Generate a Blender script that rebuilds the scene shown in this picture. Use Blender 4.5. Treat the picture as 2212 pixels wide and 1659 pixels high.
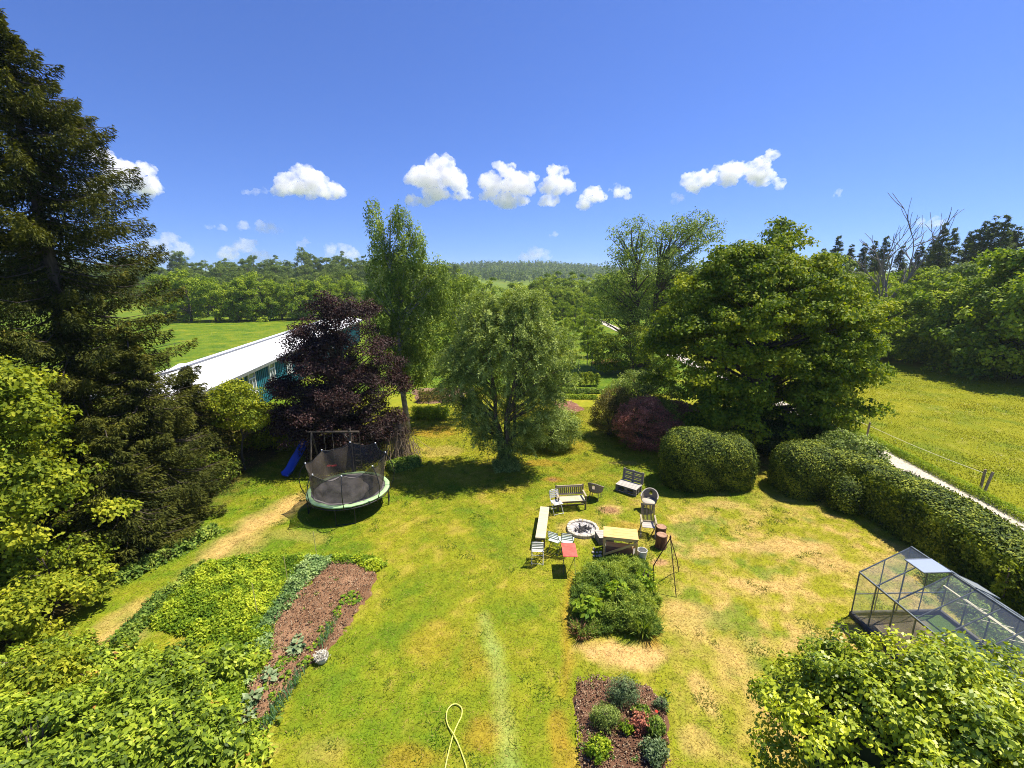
import bpy, math, random
import numpy as np
from math import sin, cos, pi, radians, sqrt, atan2
from mathutils import Vector, Matrix

for o in list(bpy.data.objects):
    bpy.data.objects.remove(o)
scene = bpy.context.scene
COL = scene.collection
random.seed(7)

# ------------------------------------------------------------------ camera
CAM_H = 9.5
PITCH = radians(13.5)
F = 968.0
cam_data = bpy.data.cameras.new('camera')
cam = bpy.data.objects.new('camera', cam_data)
COL.objects.link(cam)
cam.location = (0, 0, CAM_H)
cam.rotation_euler = (radians(90) - PITCH, 0, 0)
cam_data.sensor_width = 36
cam_data.lens = F / 2212 * 36
cam_data.clip_start = 0.1
cam_data.clip_end = 20000
scene.camera = cam

# ------------------------------------------------------------------ sky, sun, exposure
SH = (-0.46, -0.20)                      # shadow offset per metre of height
SUN_EL = atan2(1.0, math.hypot(*SH))
SUN_AZ = atan2(-SH[0], -SH[1])           # from +Y towards +X
world = bpy.data.worlds.new('World')
scene.world = world
world.use_nodes = True
wn = world.node_tree
for n in list(wn.nodes):
    wn.nodes.remove(n)
sky = wn.nodes.new('ShaderNodeTexSky')
sky.sky_type = 'NISHITA'
sky.sun_disc = False
sky.sun_elevation = SUN_EL
sky.sun_rotation = SUN_AZ
sky.altitude = 600
sky.air_density = 1.0
sky.dust_density = 0.35
sky.ozone_density = 3.2
bg = wn.nodes.new('ShaderNodeBackground')
bg.inputs['Strength'].default_value = 0.077
wo = wn.nodes.new('ShaderNodeOutputWorld')
stc = wn.nodes.new('ShaderNodeTexCoord')
sva = wn.nodes.new('ShaderNodeVectorMath'); sva.operation = 'ADD'; sva.inputs[1].default_value = (0, 0, .06)
svn = wn.nodes.new('ShaderNodeVectorMath'); svn.operation = 'NORMALIZE'
wn.links.new(stc.outputs['Generated'], sva.inputs[0]); wn.links.new(sva.outputs[0], svn.inputs[0]); wn.links.new(svn.outputs[0], sky.inputs[0])
stn = wn.nodes.new('ShaderNodeMix'); stn.data_type = 'RGBA'; stn.blend_type = 'MULTIPLY'; stn.inputs['Factor'].default_value = 1
stn.inputs['B'].default_value = (.62, .80, 1.34, 1)
wn.links.new(sky.outputs[0], stn.inputs['A'])
wn.links.new(stn.outputs['Result'], bg.inputs[0])
wn.links.new(bg.outputs[0], wo.inputs[0])

sd = bpy.data.lights.new('sun', 'SUN')
sd.energy = 5.0
sd.angle = radians(0.53)
sd.color = (1.0, 0.93, 0.79)
sun = bpy.data.objects.new('sun', sd)
COL.objects.link(sun)
sun.rotation_euler = Vector((SH[0], SH[1], -1)).to_track_quat('-Z', 'Y').to_euler()
scene.view_settings.view_transform = 'Standard'
scene.view_settings.look = 'None'
scene.view_settings.gamma = 1
scene.view_settings.exposure = 0.80
scene.cycles.max_bounces = 8
scene.cycles.transparent_max_bounces = 24
scene.cycles.volume_bounces = 5
scene.cycles.volume_step_rate = 0.35
scene.cycles.filter_width = 1.0
scene.cycles.use_denoising = True
scene.cycles.denoising_prefilter = 'NONE'

# ------------------------------------------------------------------ picture to world
SP, CP = sin(PITCH), cos(PITCH)
def ray(u, v):
    x = u - 1106.0; y = 829.5 - v
    return (x, F * CP + y * SP, -F * SP + y * CP)
def g(u, v, z=0.0):
    r = ray(u, v); s = (z - CAM_H) / r[2]
    return (r[0] * s, r[1] * s, z)
def atY(u, v, Y):
    r = ray(u, v); s = Y / r[1]
    return (r[0] * s, Y, CAM_H + r[2] * s)
def c1(x, y):                            # close look at the seating area
    return ((1200 + x * .21097) / 1.085, (1050 + y * .21097) / 1.085)
def g1(x, y, z=0.0):
    return g(*c1(x, y), z)

# ------------------------------------------------------------------ noise on arrays
def vnoise(x, y, seed=0):
    rs = np.random.RandomState(seed)
    T = rs.rand(256, 256)
    xi = np.floor(x).astype(int); yi = np.floor(y).astype(int)
    fx = x - xi; fy = y - yi
    fx = fx * fx * (3 - 2 * fx); fy = fy * fy * (3 - 2 * fy)
    a = T[xi % 256, yi % 256]; b = T[(xi + 1) % 256, yi % 256]
    c = T[xi % 256, (yi + 1) % 256]; d = T[(xi + 1) % 256, (yi + 1) % 256]
    return (a * (1 - fx) + b * fx) * (1 - fy) + (c * (1 - fx) + d * fx) * fy
def fbm(x, y, seed=0, octs=4):
    r = 0; a = .5; f = 1; t = 0
    for k in range(octs):
        r = r + a * vnoise(x * f + 17.3 * k, y * f - 9.1 * k, seed + k); t += a
        a *= .55; f *= 2.03
    return r / t

# ------------------------------------------------------------------ objects
def tag(o, label=None, cat=None, group=None, kind=None):
    if label: o['label'] = label
    if cat: o['category'] = cat
    if group: o['group'] = group
    if kind: o['kind'] = kind
    return o
def empty(name, loc=(0, 0, 0), rz=0.0):
    o = bpy.data.objects.new(name, None)
    COL.objects.link(o)
    o.location = loc; o.rotation_euler = (0, 0, rz)
    o.empty_display_size = .2
    return o
def thing(name, label, cat, loc=(0, 0, 0), rz=0.0, group=None):
    return tag(empty(name, loc, rz), label, cat, group)
def copy_tree(o, parent=None):
    c = o.copy(); COL.objects.link(c); c.parent = parent
    for ch in [x for x in list(COL.objects) if x.parent == o]:
        copy_tree(ch, c)
    return c
def link_mesh(name, me, mat, parent=None):
    if mat: me.materials.append(mat)
    o = bpy.data.objects.new(name, me)
    COL.objects.link(o)
    if parent: o.parent = parent
    return o

class MB:
    def __init__(s): s.v = []; s.f = []
    def add(s, vs, fs):
        n = len(s.v); s.v += [tuple(p) for p in vs]; s.f += [tuple(i + n for i in q) for q in fs]
        return s
    def box(s, c, d, rz=0, rx=0, ry=0):
        M = Matrix.Rotation(rz, 3, 'Z') @ Matrix.Rotation(ry, 3, 'Y') @ Matrix.Rotation(rx, 3, 'X')
        vs = []
        b = min(d) * .08
        # chamfered box: 24 points
        X, Y, Z = d[0] / 2, d[1] / 2, d[2] / 2
        for sx in (-1, 1):
            for sy in (-1, 1):
                for sz in (-1, 1):
                    vs.append((sx * X, sy * (Y - b), sz * (Z - b)))
                    vs.append((sx * (X - b), sy * Y, sz * (Z - b)))
                    vs.append((sx * (X - b), sy * (Y - b), sz * Z))
        def i(sx, sy, sz, k): return ((sx > 0) * 4 + (sy > 0) * 2 + (sz > 0)) * 3 + k
        fs = []
        for sx in (-1, 1):
            q = [i(sx, -1, -1, 0), i(sx, 1, -1, 0), i(sx, 1, 1, 0), i(sx, -1, 1, 0)]
            fs.append(q if sx > 0 else q[::-1])
        for sy in (-1, 1):
            q = [i(-1, sy, -1, 1), i(1, sy, -1, 1), i(1, sy, 1, 1), i(-1, sy, 1, 1)]
            fs.append(q if sy < 0 else q[::-1])
        for sz in (-1, 1):
            q = [i(-1, -1, sz, 2), i(1, -1, sz, 2), i(1, 1, sz, 2), i(-1, 1, sz, 2)]
            fs.append(q if sz > 0 else q[::-1])
        for a in (-1, 1):
            for bb in (-1, 1):
                q = [i(-1, a, bb, 1), i(1, a, bb, 1), i(1, a, bb, 2), i(-1, a, bb, 2)]; fs.append(q if a * bb < 0 else q[::-1])
                q = [i(a, -1, bb, 0), i(a, 1, bb, 0), i(a, 1, bb, 2), i(a, -1, bb, 2)]; fs.append(q if a * bb > 0 else q[::-1])
                q = [i(a, bb, -1, 0), i(a, bb, 1, 0), i(a, bb, 1, 1), i(a, bb, -1, 1)]; fs.append(q if a * bb < 0 else q[::-1])
                for c3 in (-1, 1):
                    q = [i(a, bb, c3, 0), i(a, bb, c3, 1), i(a, bb, c3, 2)]; fs.append(q if a * bb * c3 > 0 else q[::-1])
        vs = [M @ Vector(p) + Vector(c) for p in vs]
        return s.add(vs, fs)
    def bar(s, p0, p1, w, h, up=(0, 0, 1)):
        p0 = Vector(p0); p1 = Vector(p1); t = (p1 - p0); L = t.length; t.normalize()
        u = Vector(up)
        if abs(u.dot(t)) > .98: u = Vector((0, 1, 0))
        b = t.cross(u).normalized(); n = b.cross(t)
        vs = []
        c = min(w, h) * .1
        prof = [(-w/2+c, -h/2), (w/2-c, -h/2), (w/2, -h/2+c), (w/2, h/2-c), (w/2-c, h/2), (-w/2+c, h/2), (-w/2, h/2-c), (-w/2, -h/2+c)]
        for p in (p0, p1):
            for (x, y) in prof: vs.append(p + b * x + n * y)
        fs = [tuple(range(8))[::-1], tuple(range(8, 16))]
        for k in range(8): fs.append((k, (k + 1) % 8, 8 + (k + 1) % 8, 8 + k))
        return s.add(vs, fs)
    def tube(s, pts, r, n=8, closed=False, cap=True):
        pts = [Vector(p) for p in pts]
        m = len(pts)
        rr = r if hasattr(r, '__len__') else [r] * m
        rings = []; prev = None
        for k in range(m):
            a = pts[(k - 1) % m] if (closed or k > 0) else pts[k]
            b = pts[(k + 1) % m] if (closed or k < m - 1) else pts[k]
            t = (b - a).normalized()
            if prev is None:
                u = Vector((0, 0, 1)) if abs(t.z) < .9 else Vector((1, 0, 0))
                nrm = (u - t * u.dot(t)).normalized()
            else:
                nrm = (prev - t * prev.dot(t)).normalized()
            prev = nrm
            bi = t.cross(nrm)
            rings.append([pts[k] + (nrm * cos(2*pi*j/n) + bi * sin(2*pi*j/n)) * rr[k] for j in range(n)])
        vs = [p for q in rings for p in q]; fs = []
        for k in range(m if closed else m - 1):
            k2 = (k + 1) % m
            for j in range(n):
                fs.append((k*n + j, k*n + (j+1) % n, k2*n + (j+1) % n, k2*n + j))
        if not closed and cap:
            fs.append(tuple(range(n))[::-1]); fs.append(tuple((m-1)*n + j for j in range(n)))
        return s.add(vs, fs)
    def lathe(s, prof, n=24, c=(0, 0, 0)):
        vs = []; fs = []
        for (r, z) in prof:
            for j in range(n): vs.append((c[0] + r*cos(2*pi*j/n), c[1] + r*sin(2*pi*j/n), c[2] + z))
        for k in range(len(prof) - 1):
            for j in range(n):
                fs.append((k*n + j, k*n + (j+1) % n, (k+1)*n + (j+1) % n, (k+1)*n + j))
        if prof[0][0] > 1e-5: fs.append(tuple(range(n))[::-1])
        if prof[-1][0] > 1e-5: fs.append(tuple((len(prof)-1)*n + j for j in range(n)))
        return s.add(vs, fs)
    def quad(s, a, b, c, d): return s.add([a, b, c, d], [(0, 1, 2, 3)])
    def build(s, name, mat, parent=None, smooth=False):
        me = bpy.data.meshes.new(name)
        me.from_pydata([tuple(p) for p in s.v], [], s.f)
        if smooth: me.polygons.foreach_set('use_smooth', [True] * len(me.polygons))
        me.update()
        return link_mesh(name, me, mat, parent)

def np_mesh(name, V, Q, tint=None, col=None, smooth=False, colpt=None):
    me = bpy.data.meshes.new(name)
    nv = len(V); nf, k = Q.shape
    me.vertices.add(nv); me.vertices.foreach_set('co', np.ascontiguousarray(V, dtype=np.float32).ravel())
    me.loops.add(nf * k); me.loops.foreach_set('vertex_index', np.ascontiguousarray(Q, dtype=np.int32).ravel())
    me.polygons.add(nf); me.polygons.foreach_set('loop_start', np.arange(0, nf * k, k, dtype=np.int32))
    if smooth: me.polygons.foreach_set('use_smooth', np.ones(nf, dtype=bool))
    if tint is not None:
        a = me.attributes.new('tint', 'FLOAT', 'FACE'); a.data.foreach_set('value', np.ascontiguousarray(tint, dtype=np.float32))
    if col is not None:
        a = me.attributes.new('shade', 'FLOAT_COLOR', 'FACE')
        c = np.ones((nf, 4), dtype=np.float32); c[:, :3] = col; a.data.foreach_set('color', c.ravel())
    if colpt is not None:
        a = me.attributes.new('shade', 'FLOAT_COLOR', 'POINT')
        c = np.ones((nv, 4), dtype=np.float32); c[:, :3] = colpt; a.data.foreach_set('color', c.ravel())
    me.update(calc_edges=True)
    return me

# ------------------------------------------------------------------ materials
def newmat(name):
    m = bpy.data.materials.new(name); m.use_nodes = True
    nt = m.node_tree
    for n in list(nt.nodes): nt.nodes.remove(n)
    out = nt.nodes.new('ShaderNodeOutputMaterial')
    return m, nt, out
def rgba(c): return (c[0], c[1], c[2], 1)
MATS = {}
def mat_std(name, c1_, c2_=None, rough=.7, scale=6, stretch=(1, 1, 1), bump=.15, metal=0.0, detail=6, spec=.4, fine=None):
    if name in MATS: return MATS[name]
    m, nt, out = newmat(name)
    p = nt.nodes.new('ShaderNodeBsdfPrincipled')
    p.inputs['Roughness'].default_value = rough
    p.inputs['Metallic'].default_value = metal
    p.inputs['Specular IOR Level'].default_value = spec
    tc = nt.nodes.new('ShaderNodeTexCoord'); mp = nt.nodes.new('ShaderNodeMapping')
    mp.inputs['Scale'].default_value = stretch
    nz = nt.nodes.new('ShaderNodeTexNoise'); nz.inputs['Scale'].default_value = scale; nz.inputs['Detail'].default_value = detail
    nt.links.new(tc.outputs['Object'], mp.inputs[0]); nt.links.new(mp.outputs[0], nz.inputs['Vector'])
    cr = nt.nodes.new('ShaderNodeValToRGB')
    cr.color_ramp.elements[0].position = .35; cr.color_ramp.elements[1].position = .68
    cr.color_ramp.elements[0].color = rgba(c1_); cr.color_ramp.elements[1].color = rgba(c2_ or [x * 1.25 for x in c1_])
    nt.links.new(nz.outputs[0], cr.inputs[0]); nt.links.new(cr.outputs[0], p.inputs['Base Color'])
    if bump:
        b = nt.nodes.new('ShaderNodeBump'); b.inputs['Strength'].default_value = bump; b.inputs['Distance'].default_value = .02
        nt.links.new(nz.outputs[0], b.inputs['Height']); nt.links.new(b.outputs[0], p.inputs['Normal'])
    nt.links.new(p.outputs[0], out.inputs[0])
    MATS[name] = m
    return m
def mat_leaf(name, ramp, trans=.35, tcol=(1.5, 1.45, .45), rough=.7, spec=.14, big=1.2):
    """ramp: list of (pos, colour); tint attribute per leaf picks the colour"""
    if name in MATS: return MATS[name]
    m, nt, out = newmat(name)
    at = nt.nodes.new('ShaderNodeAttribute'); at.attribute_name = 'tint'
    tc = nt.nodes.new('ShaderNodeTexCoord')
    nz = nt.nodes.new('ShaderNodeTexNoise'); nz.inputs['Scale'].default_value = big; nz.inputs['Detail'].default_value = 3
    nt.links.new(tc.outputs['Object'], nz.inputs['Vector'])
    ad = nt.nodes.new('ShaderNodeMath'); ad.operation = 'MULTIPLY_ADD'
    nt.links.new(nz.outputs[0], ad.inputs[0]); ad.inputs[1].default_value = .7; nt.links.new(at.outputs['Fac'], ad.inputs[2])
    sb = nt.nodes.new('ShaderNodeMath'); sb.operation = 'SUBTRACT'; nt.links.new(ad.outputs[0], sb.inputs[0]); sb.inputs[1].default_value = .35
    cr = nt.nodes.new('ShaderNodeValToRGB')
    els = cr.color_ramp.elements
    els[0].position = ramp[0][0]; els[0].color = rgba(ramp[0][1])
    els[1].position = ramp[-1][0]; els[1].color = rgba(ramp[-1][1])
    ramp = ramp
    for q in ramp[1:-1]:
        e = els.new(q[0]); e.color = rgba(q[1])
    nt.links.new(sb.outputs[0], cr.inputs[0])
    p = nt.nodes.new('ShaderNodeBsdfPrincipled')
    p.inputs['Roughness'].default_value = rough; p.inputs['Specular IOR Level'].default_value = spec
    nt.links.new(cr.outputs[0], p.inputs['Base Color'])
    t = nt.nodes.new('ShaderNodeBsdfTranslucent')
    mx = nt.nodes.new('ShaderNodeMix'); mx.data_type = 'RGBA'; mx.blend_type = 'MULTIPLY'; mx.inputs['Factor'].default_value = 1
    nt.links.new(cr.outputs[0], mx.inputs['A']); mx.inputs['B'].default_value = rgba([min(x * trans * 1.15, 1) for x in tcol])
    nt.links.new(mx.outputs['Result'], t.inputs['Color'])
    ms = nt.nodes.new('ShaderNodeAddShader')
    nt.links.new(p.outputs[0], ms.inputs[0]); nt.links.new(t.outputs[0], ms.inputs[1])
    nt.links.new(ms.outputs[0], out.inputs[0])
    MATS[name] = m
    return m
def mat_shade(name, fine=28.0, amt=.55, bump=.6, rough=.9, trans=0.0, dist=.04):
    """colour from the 'shade' attribute, broken up by fine noise"""
    if name in MATS: return MATS[name]
    m, nt, out = newmat(name)
    at = nt.nodes.new('ShaderNodeAttribute'); at.attribute_name = 'shade'
    ge = nt.nodes.new('ShaderNodeNewGeometry')
    nz = nt.nodes.new('ShaderNodeTexNoise'); nz.inputs['Scale'].default_value = fine; nz.inputs['Detail'].default_value = 5; nz.inputs['Roughness'].default_value = .75
    nt.links.new(ge.outputs['Position'], nz.inputs['Vector'])
    mr = nt.nodes.new('ShaderNodeMapRange'); mr.inputs['From Min'].default_value = .3; mr.inputs['From Max'].default_value = .7
    mr.inputs['To Min'].default_value = 1 - amt; mr.inputs['To Max'].default_value = 1 + amt
    nt.links.new(nz.outputs[0], mr.inputs[0])
    vm = nt.nodes.new('ShaderNodeVectorMath'); vm.operation = 'SCALE'
    nt.links.new(at.outputs['Color'], vm.inputs[0]); nt.links.new(mr.outputs[0], vm.inputs['Scale'])
    p = nt.nodes.new('ShaderNodeBsdfPrincipled'); p.inputs['Roughness'].default_value = rough; p.inputs['Specular IOR Level'].default_value = .12
    nt.links.new(vm.outputs[0], p.inputs['Base Color'])
    if bump:
        b = nt.nodes.new('ShaderNodeBump'); b.inputs['Strength'].default_value = bump; b.inputs['Distance'].default_value = dist
        nt.links.new(nz.outputs[0], b.inputs['Height']); nt.links.new(b.outputs[0], p.inputs['Normal'])
    if trans:
        t = nt.nodes.new('ShaderNodeBsdfTranslucent'); nt.links.new(vm.outputs[0], t.inputs['Color'])
        ms = nt.nodes.new('ShaderNodeMixShader'); ms.inputs[0].default_value = trans
        nt.links.new(p.outputs[0], ms.inputs[1]); nt.links.new(t.outputs[0], ms.inputs[2]); nt.links.new(ms.outputs[0], out.inputs[0])
    else:
        nt.links.new(p.outputs[0], out.inputs[0])
    MATS[name] = m
    return m
def mat_meadow(name, cols, s1=.06, s2=.5, s3=9.0, bump=.5, stretch=(1, 1, 1)):
    m, nt, out = newmat(name)
    ge = nt.nodes.new('ShaderNodeNewGeometry')
    mp = nt.nodes.new('ShaderNodeMapping'); mp.inputs['Scale'].default_value = stretch
    nt.links.new(ge.outputs['Position'], mp.inputs[0])
    def noise(sc, det=5):
        n = nt.nodes.new('ShaderNodeTexNoise'); n.inputs['Scale'].default_value = sc; n.inputs['Detail'].default_value = det
        n.inputs['Roughness'].default_value = .65
        nt.links.new(mp.outputs[0], n.inputs['Vector']); return n
    n1, n2, n3 = noise(s1), noise(s2), noise(s3, 6)
    a = nt.nodes.new('ShaderNodeMath'); a.operation = 'MULTIPLY_ADD'; nt.links.new(n1.outputs[0], a.inputs[0]); a.inputs[1].default_value = .6
    nt.links.new(n2.outputs[0], a.inputs[2])
    b = nt.nodes.new('ShaderNodeMath'); b.operation = 'MULTIPLY'; nt.links.new(a.outputs[0], b.inputs[0]); b.inputs[1].default_value = .62
    cr = nt.nodes.new('ShaderNodeValToRGB'); els = cr.color_ramp.elements
    els[0].position = .41; els[0].color = rgba(cols[0]); els[1].position = .60; els[1].color = rgba(cols[-1])
    for k, c in enumerate(cols[1:-1]):
        e = els.new(.41 + .19 * (k + 1) / (len(cols) - 1)); e.color = rgba(c)
    nt.links.new(b.outputs[0], cr.inputs[0])
    mr = nt.nodes.new('ShaderNodeMapRange'); mr.inputs['From Min'].default_value = .3; mr.inputs['From Max'].default_value = .7
    mr.inputs['To Min'].default_value = .55; mr.inputs['To Max'].default_value = 1.45
    nt.links.new(n3.outputs[0], mr.inputs[0])
    vm = nt.nodes.new('ShaderNodeVectorMath'); vm.operation = 'SCALE'
    nt.links.new(cr.outputs[0], vm.inputs[0]); nt.links.new(mr.outputs[0], vm.inputs['Scale'])
    p = nt.nodes.new('ShaderNodeBsdfPrincipled'); p.inputs['Roughness'].default_value = .9; p.inputs['Specular IOR Level'].default_value = .1
    nt.links.new(vm.outputs[0], p.inputs['Base Color'])
    bp = nt.nodes.new('ShaderNodeBump'); bp.inputs['Strength'].default_value = bump; bp.inputs['Distance'].default_value = .08
    nt.links.new(n3.outputs[0], bp.inputs['Height']); nt.links.new(bp.outputs[0], p.inputs['Normal'])
    nt.links.new(p.outputs[0], out.inputs[0])
    MATS[name] = m
    return m

BARK = mat_std('bark', (.055, .042, .03), (.13, .10, .075), rough=.95, scale=9, stretch=(1, 1, .25), bump=.7)
BARK_PALE = mat_std('pale_bark', (.18, .17, .14), (.5, .48, .42), rough=.9, scale=6, stretch=(1, 1, .8), bump=.4)
BARK_DEAD = mat_std('dead_bark', (.16, .14, .12), (.26, .23, .2), rough=.95, scale=9, bump=.5)
G_SPRUCE = mat_leaf('spruce_needles', [(.1, (.020, .030, .007)), (.45, (.055, .062, .010)), (.8, (.098, .102, .013)), (1, (.155, .128, .018))], trans=.18, rough=.75, spec=.1)
G_YELLOW = mat_leaf('yellow_green_leaves', [(.1, (.06, .09, .006)), (.5, (.155, .19, .010)), (1, (.36, .35, .025))], trans=.42)
G_MAPLE = mat_leaf('maple_leaves', [(.1, (.036, .070, .005)), (.5, (.110, .160, .007)), (1, (.29, .30, .014))], trans=.36)
G_WILLOW = mat_leaf('willow_leaves', [(.1, (.065, .10, .020)), (.5, (.155, .205, .040)), (1, (.40, .46, .14))], trans=.35)
G_BIRCH = mat_leaf('birch_leaves', [(.1, (.045, .08, .010)), (.5, (.125, .18, .022)), (1, (.34, .40, .09))], trans=.38)
G_PLUM = mat_leaf('purple_leaves', [(.1, (.010, .005, .004)), (.5, (.026, .012, .010)), (.85, (.065, .025, .020)), (1, (.12, .055, .040))], trans=.18, tcol=(1.3, .5, .5), spec=.3)
G_RED = mat_leaf('red_leaves', [(.1, (.08, .05, .022)), (.45, (.26, .11, .060)), (.8, (.52, .18, .12)), (1, (.6, .30, .18))], trans=.2, tcol=(1.2, .7, .6))
G_OLIVE = mat_leaf('olive_leaves', [(.1, (.045, .05, .012)), (.5, (.12, .105, .02)), (1, (.23, .18, .04))], trans=.28)
G_HEDGE = mat_leaf('hedge_leaves', [(.1, (.018, .036, .004)), (.5, (.070, .11, .007)), (1, (.30, .33, .025))], trans=.12, spec=.2)
G_HERB = mat_leaf('herb_leaves', [(.1, (.035, .075, .012)), (.5, (.10, .16, .022)), (1, (.28, .33, .05))], trans=.35)
G_BRIGHT = mat_leaf('bright_leaves', [(.1, (.06, .12, .008)), (.5, (.16, .23, .012)), (1, (.38, .41, .03))], trans=.4)
G_FAR = mat_leaf('far_leaves', [(.1, (.045, .088, .007)), (.5, (.125, .185, .010)), (1, (.29, .33, .02))], trans=.42, big=.25)
G_FAR2 = mat_leaf('far_dark_leaves', [(.1, (.035, .065, .013)), (.5, (.09, .135, .020)), (1, (.19, .23, .038))], trans=.35, big=.25)
G_CONIF = mat_leaf('far_needles', [(.1, (.03, .055, .012)), (.5, (.07, .105, .018)), (1, (.15, .18, .03))], trans=.25, big=.3)
G_BLUE = mat_leaf('blue_green_leaves', [(.1, (.04, .075, .03)), (.5, (.11, .16, .07)), (1, (.28, .33, .17))], trans=.25)
G_GLOSS = mat_leaf('glossy_leaves', [(.1, (.045, .085, .006)), (.4, (.16, .215, .010)), (.75, (.34, .38, .018)), (1, (.60, .60, .04))], trans=.3, rough=.45, spec=.3, big=.9)
G_DARK = mat_leaf('dark_glossy_leaves', [(.1, (.008, .02, .005)), (.5, (.028, .055, .008)), (1, (.09, .13, .018))], trans=.1)
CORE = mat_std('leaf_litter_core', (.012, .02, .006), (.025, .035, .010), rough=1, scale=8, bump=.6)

# ------------------------------------------------------------------ foliage on arrays
def unit(a): return a / np.maximum(np.linalg.norm(a, axis=1, keepdims=True), 1e-9)
def leaves(C, nrm, L, W, rs, droop=0.0, spread=.8, dirb=None):
    """rhombic leaves at C with normals around nrm"""
    n = len(C)
    N = unit(nrm + rs.normal(0, spread, (n, 3)))
    T = rs.normal(0, 1, (n, 3))
    if dirb is not None: T = T * .5 + dirb
    T[:, 2] -= droop
    T = unit(T - N * np.sum(T * N, 1, keepdims=True))
    B = np.cross(N, T)
    L = (L * rs.uniform(.65, 1.25, n))[:, None]; W_ = (W / 2 * rs.uniform(.7, 1.2, n))[:, None]
    V = np.empty((n, 4, 3))
    V[:, 0] = C; V[:, 1] = C + T * L * .45 + B * W_; V[:, 2] = C + T * L - N * L * .12; V[:, 3] = C + T * L * .45 - B * W_
    return V.reshape(-1, 3)
def quads(n): return np.arange(4 * n).reshape(-1, 4)
def crown_clumps(lobes, n, rs, shell=.16, inner=.15, upbias=.25, cut=.72):
    L = np.array(lobes, float)
    w = (L[:, 3] * L[:, 5] + L[:, 3] * L[:, 4]); w /= w.sum()
    out = []; nr = []
    tot = 0
    while tot < n:
        m = n * 2
        k = rs.choice(len(L), m, p=w)
        d = rs.normal(0, 1, (m, 3)); d[:, 2] += upbias; d = unit(d)
        r = 1 - np.abs(rs.normal(0, shell, m))
        inn = rs.rand(m) < inner; r[inn] = rs.uniform(.3, .9, inn.sum())
        P = L[k, :3] + d * r[:, None] * L[k, 3:6]
        ok = np.ones(m, bool)
        for j in range(len(L)):
            q = np.linalg.norm((P - L[j, :3]) / L[j, 3:6], axis=1)
            ok &= ~((q < cut) & (k != j) & ~inn)
        P = P[ok]; d2 = unit(d[ok] / L[k[ok], 3:6])
        out.append(P); nr.append(d2); tot += len(P)
    return np.concatenate(out)[:n], np.concatenate(nr)[:n]
def crown_broad(lobes, nclump, per, cr, L, W, seed, flat=.5, droop=.5, inner=.15, shell=.16, spread=.7, cut=.72, upn=.6, zmin=.1, jitter=.5, big=0):
    rs = np.random.RandomState(seed)
    if big:
        nb = max(nclump // 9, 4)
        B_, BD = crown_clumps(lobes, nb, rs, shell, inner, cut=cut)
        bi = rs.randint(0, nb, nclump); br = big * rs.uniform(.6, 1.35, nb)[bi]
        o2 = unit(rs.normal(0, 1, (nclump, 3))) * (rs.rand(nclump, 1) ** .4) * br[:, None]
        o2[:, 2] = o2[:, 2] * .42 - (o2[:, 0] ** 2 + o2[:, 1] ** 2) / br * .30
        P = B_[bi] + o2; D = unit(BD[bi] * .6 + o2 / br[:, None] * .7 + [0, 0, .3])
    else:
        P, D = crown_clumps(lobes, nclump, rs, shell, inner, cut=cut)
    sz = cr * rs.uniform(.55, 1.35, nclump)
    cnt = np.maximum((per * (sz / cr) ** 2).astype(int), 3)
    idx = np.repeat(np.arange(nclump), cnt); n = len(idx)
    o = rs.normal(0, 1, (n, 3)); o = unit(o) * (rs.rand(n, 1) ** .45)
    o *= sz[idx, None]; o[:, 2] *= flat
    hd = np.hypot(o[:, 0], o[:, 1]); o[:, 2] -= hd * .25
    C = P[idx] + o
    ok = C[:, 2] > zmin
    C = C[ok]; idx = idx[ok]; o = o[ok]; n = len(C)
    nr = D[idx] * .5 + np.array([0, 0, upn]) + o / (cr * 1.5)
    V = leaves(C, nr, L, W, rs, droop, spread)
    ct = rs.uniform(-.24, .24, nclump)
    if big: ct = ct * .5 + rs.uniform(-.18, .18, nb)[bi]
    t = np.clip(.5 + ct[idx] + rs.uniform(-.25, .25, n) * jitter * 2, 0, 1)
    return V, t, P, D
def crown_strands(lobes, nstr, per, slen, L, W, seed, zmin=.2, inner=.15, shell=.2, spread=.7, radial=.10, cut=.7, fan=0.0, droop=1.3):
    rs = np.random.RandomState(seed)
    P, D = crown_clumps(lobes, nstr, rs, shell, inner, cut=cut)
    ln = slen * rs.uniform(.4, 1.3, nstr)
    idx = np.repeat(np.arange(nstr), per); n = len(idx)
    s = rs.rand(n)
    C = P[idx].copy()
    C[:, 2] -= s * ln[idx]
    od = D.copy(); od[:, 2] = 0
    C += od[idx] * (np.sin(s * 2.0) * ln[idx] * (.22 + fan))[:, None]
    C += rs.normal(0, radial, (n, 3))
    ok = C[:, 2] > zmin
    C = C[ok]; idx = idx[ok]; n = len(C)
    nr = D[idx] * .8 + np.array([0, 0, .25])
    V = leaves(C, nr, L, W, rs, droop, spread)
    ct = rs.uniform(-.25, .25, nstr)
    t = np.clip(.5 + ct[idx] + rs.uniform(-.25, .25, n), 0, 1)
    return V, t, P, D
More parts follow.
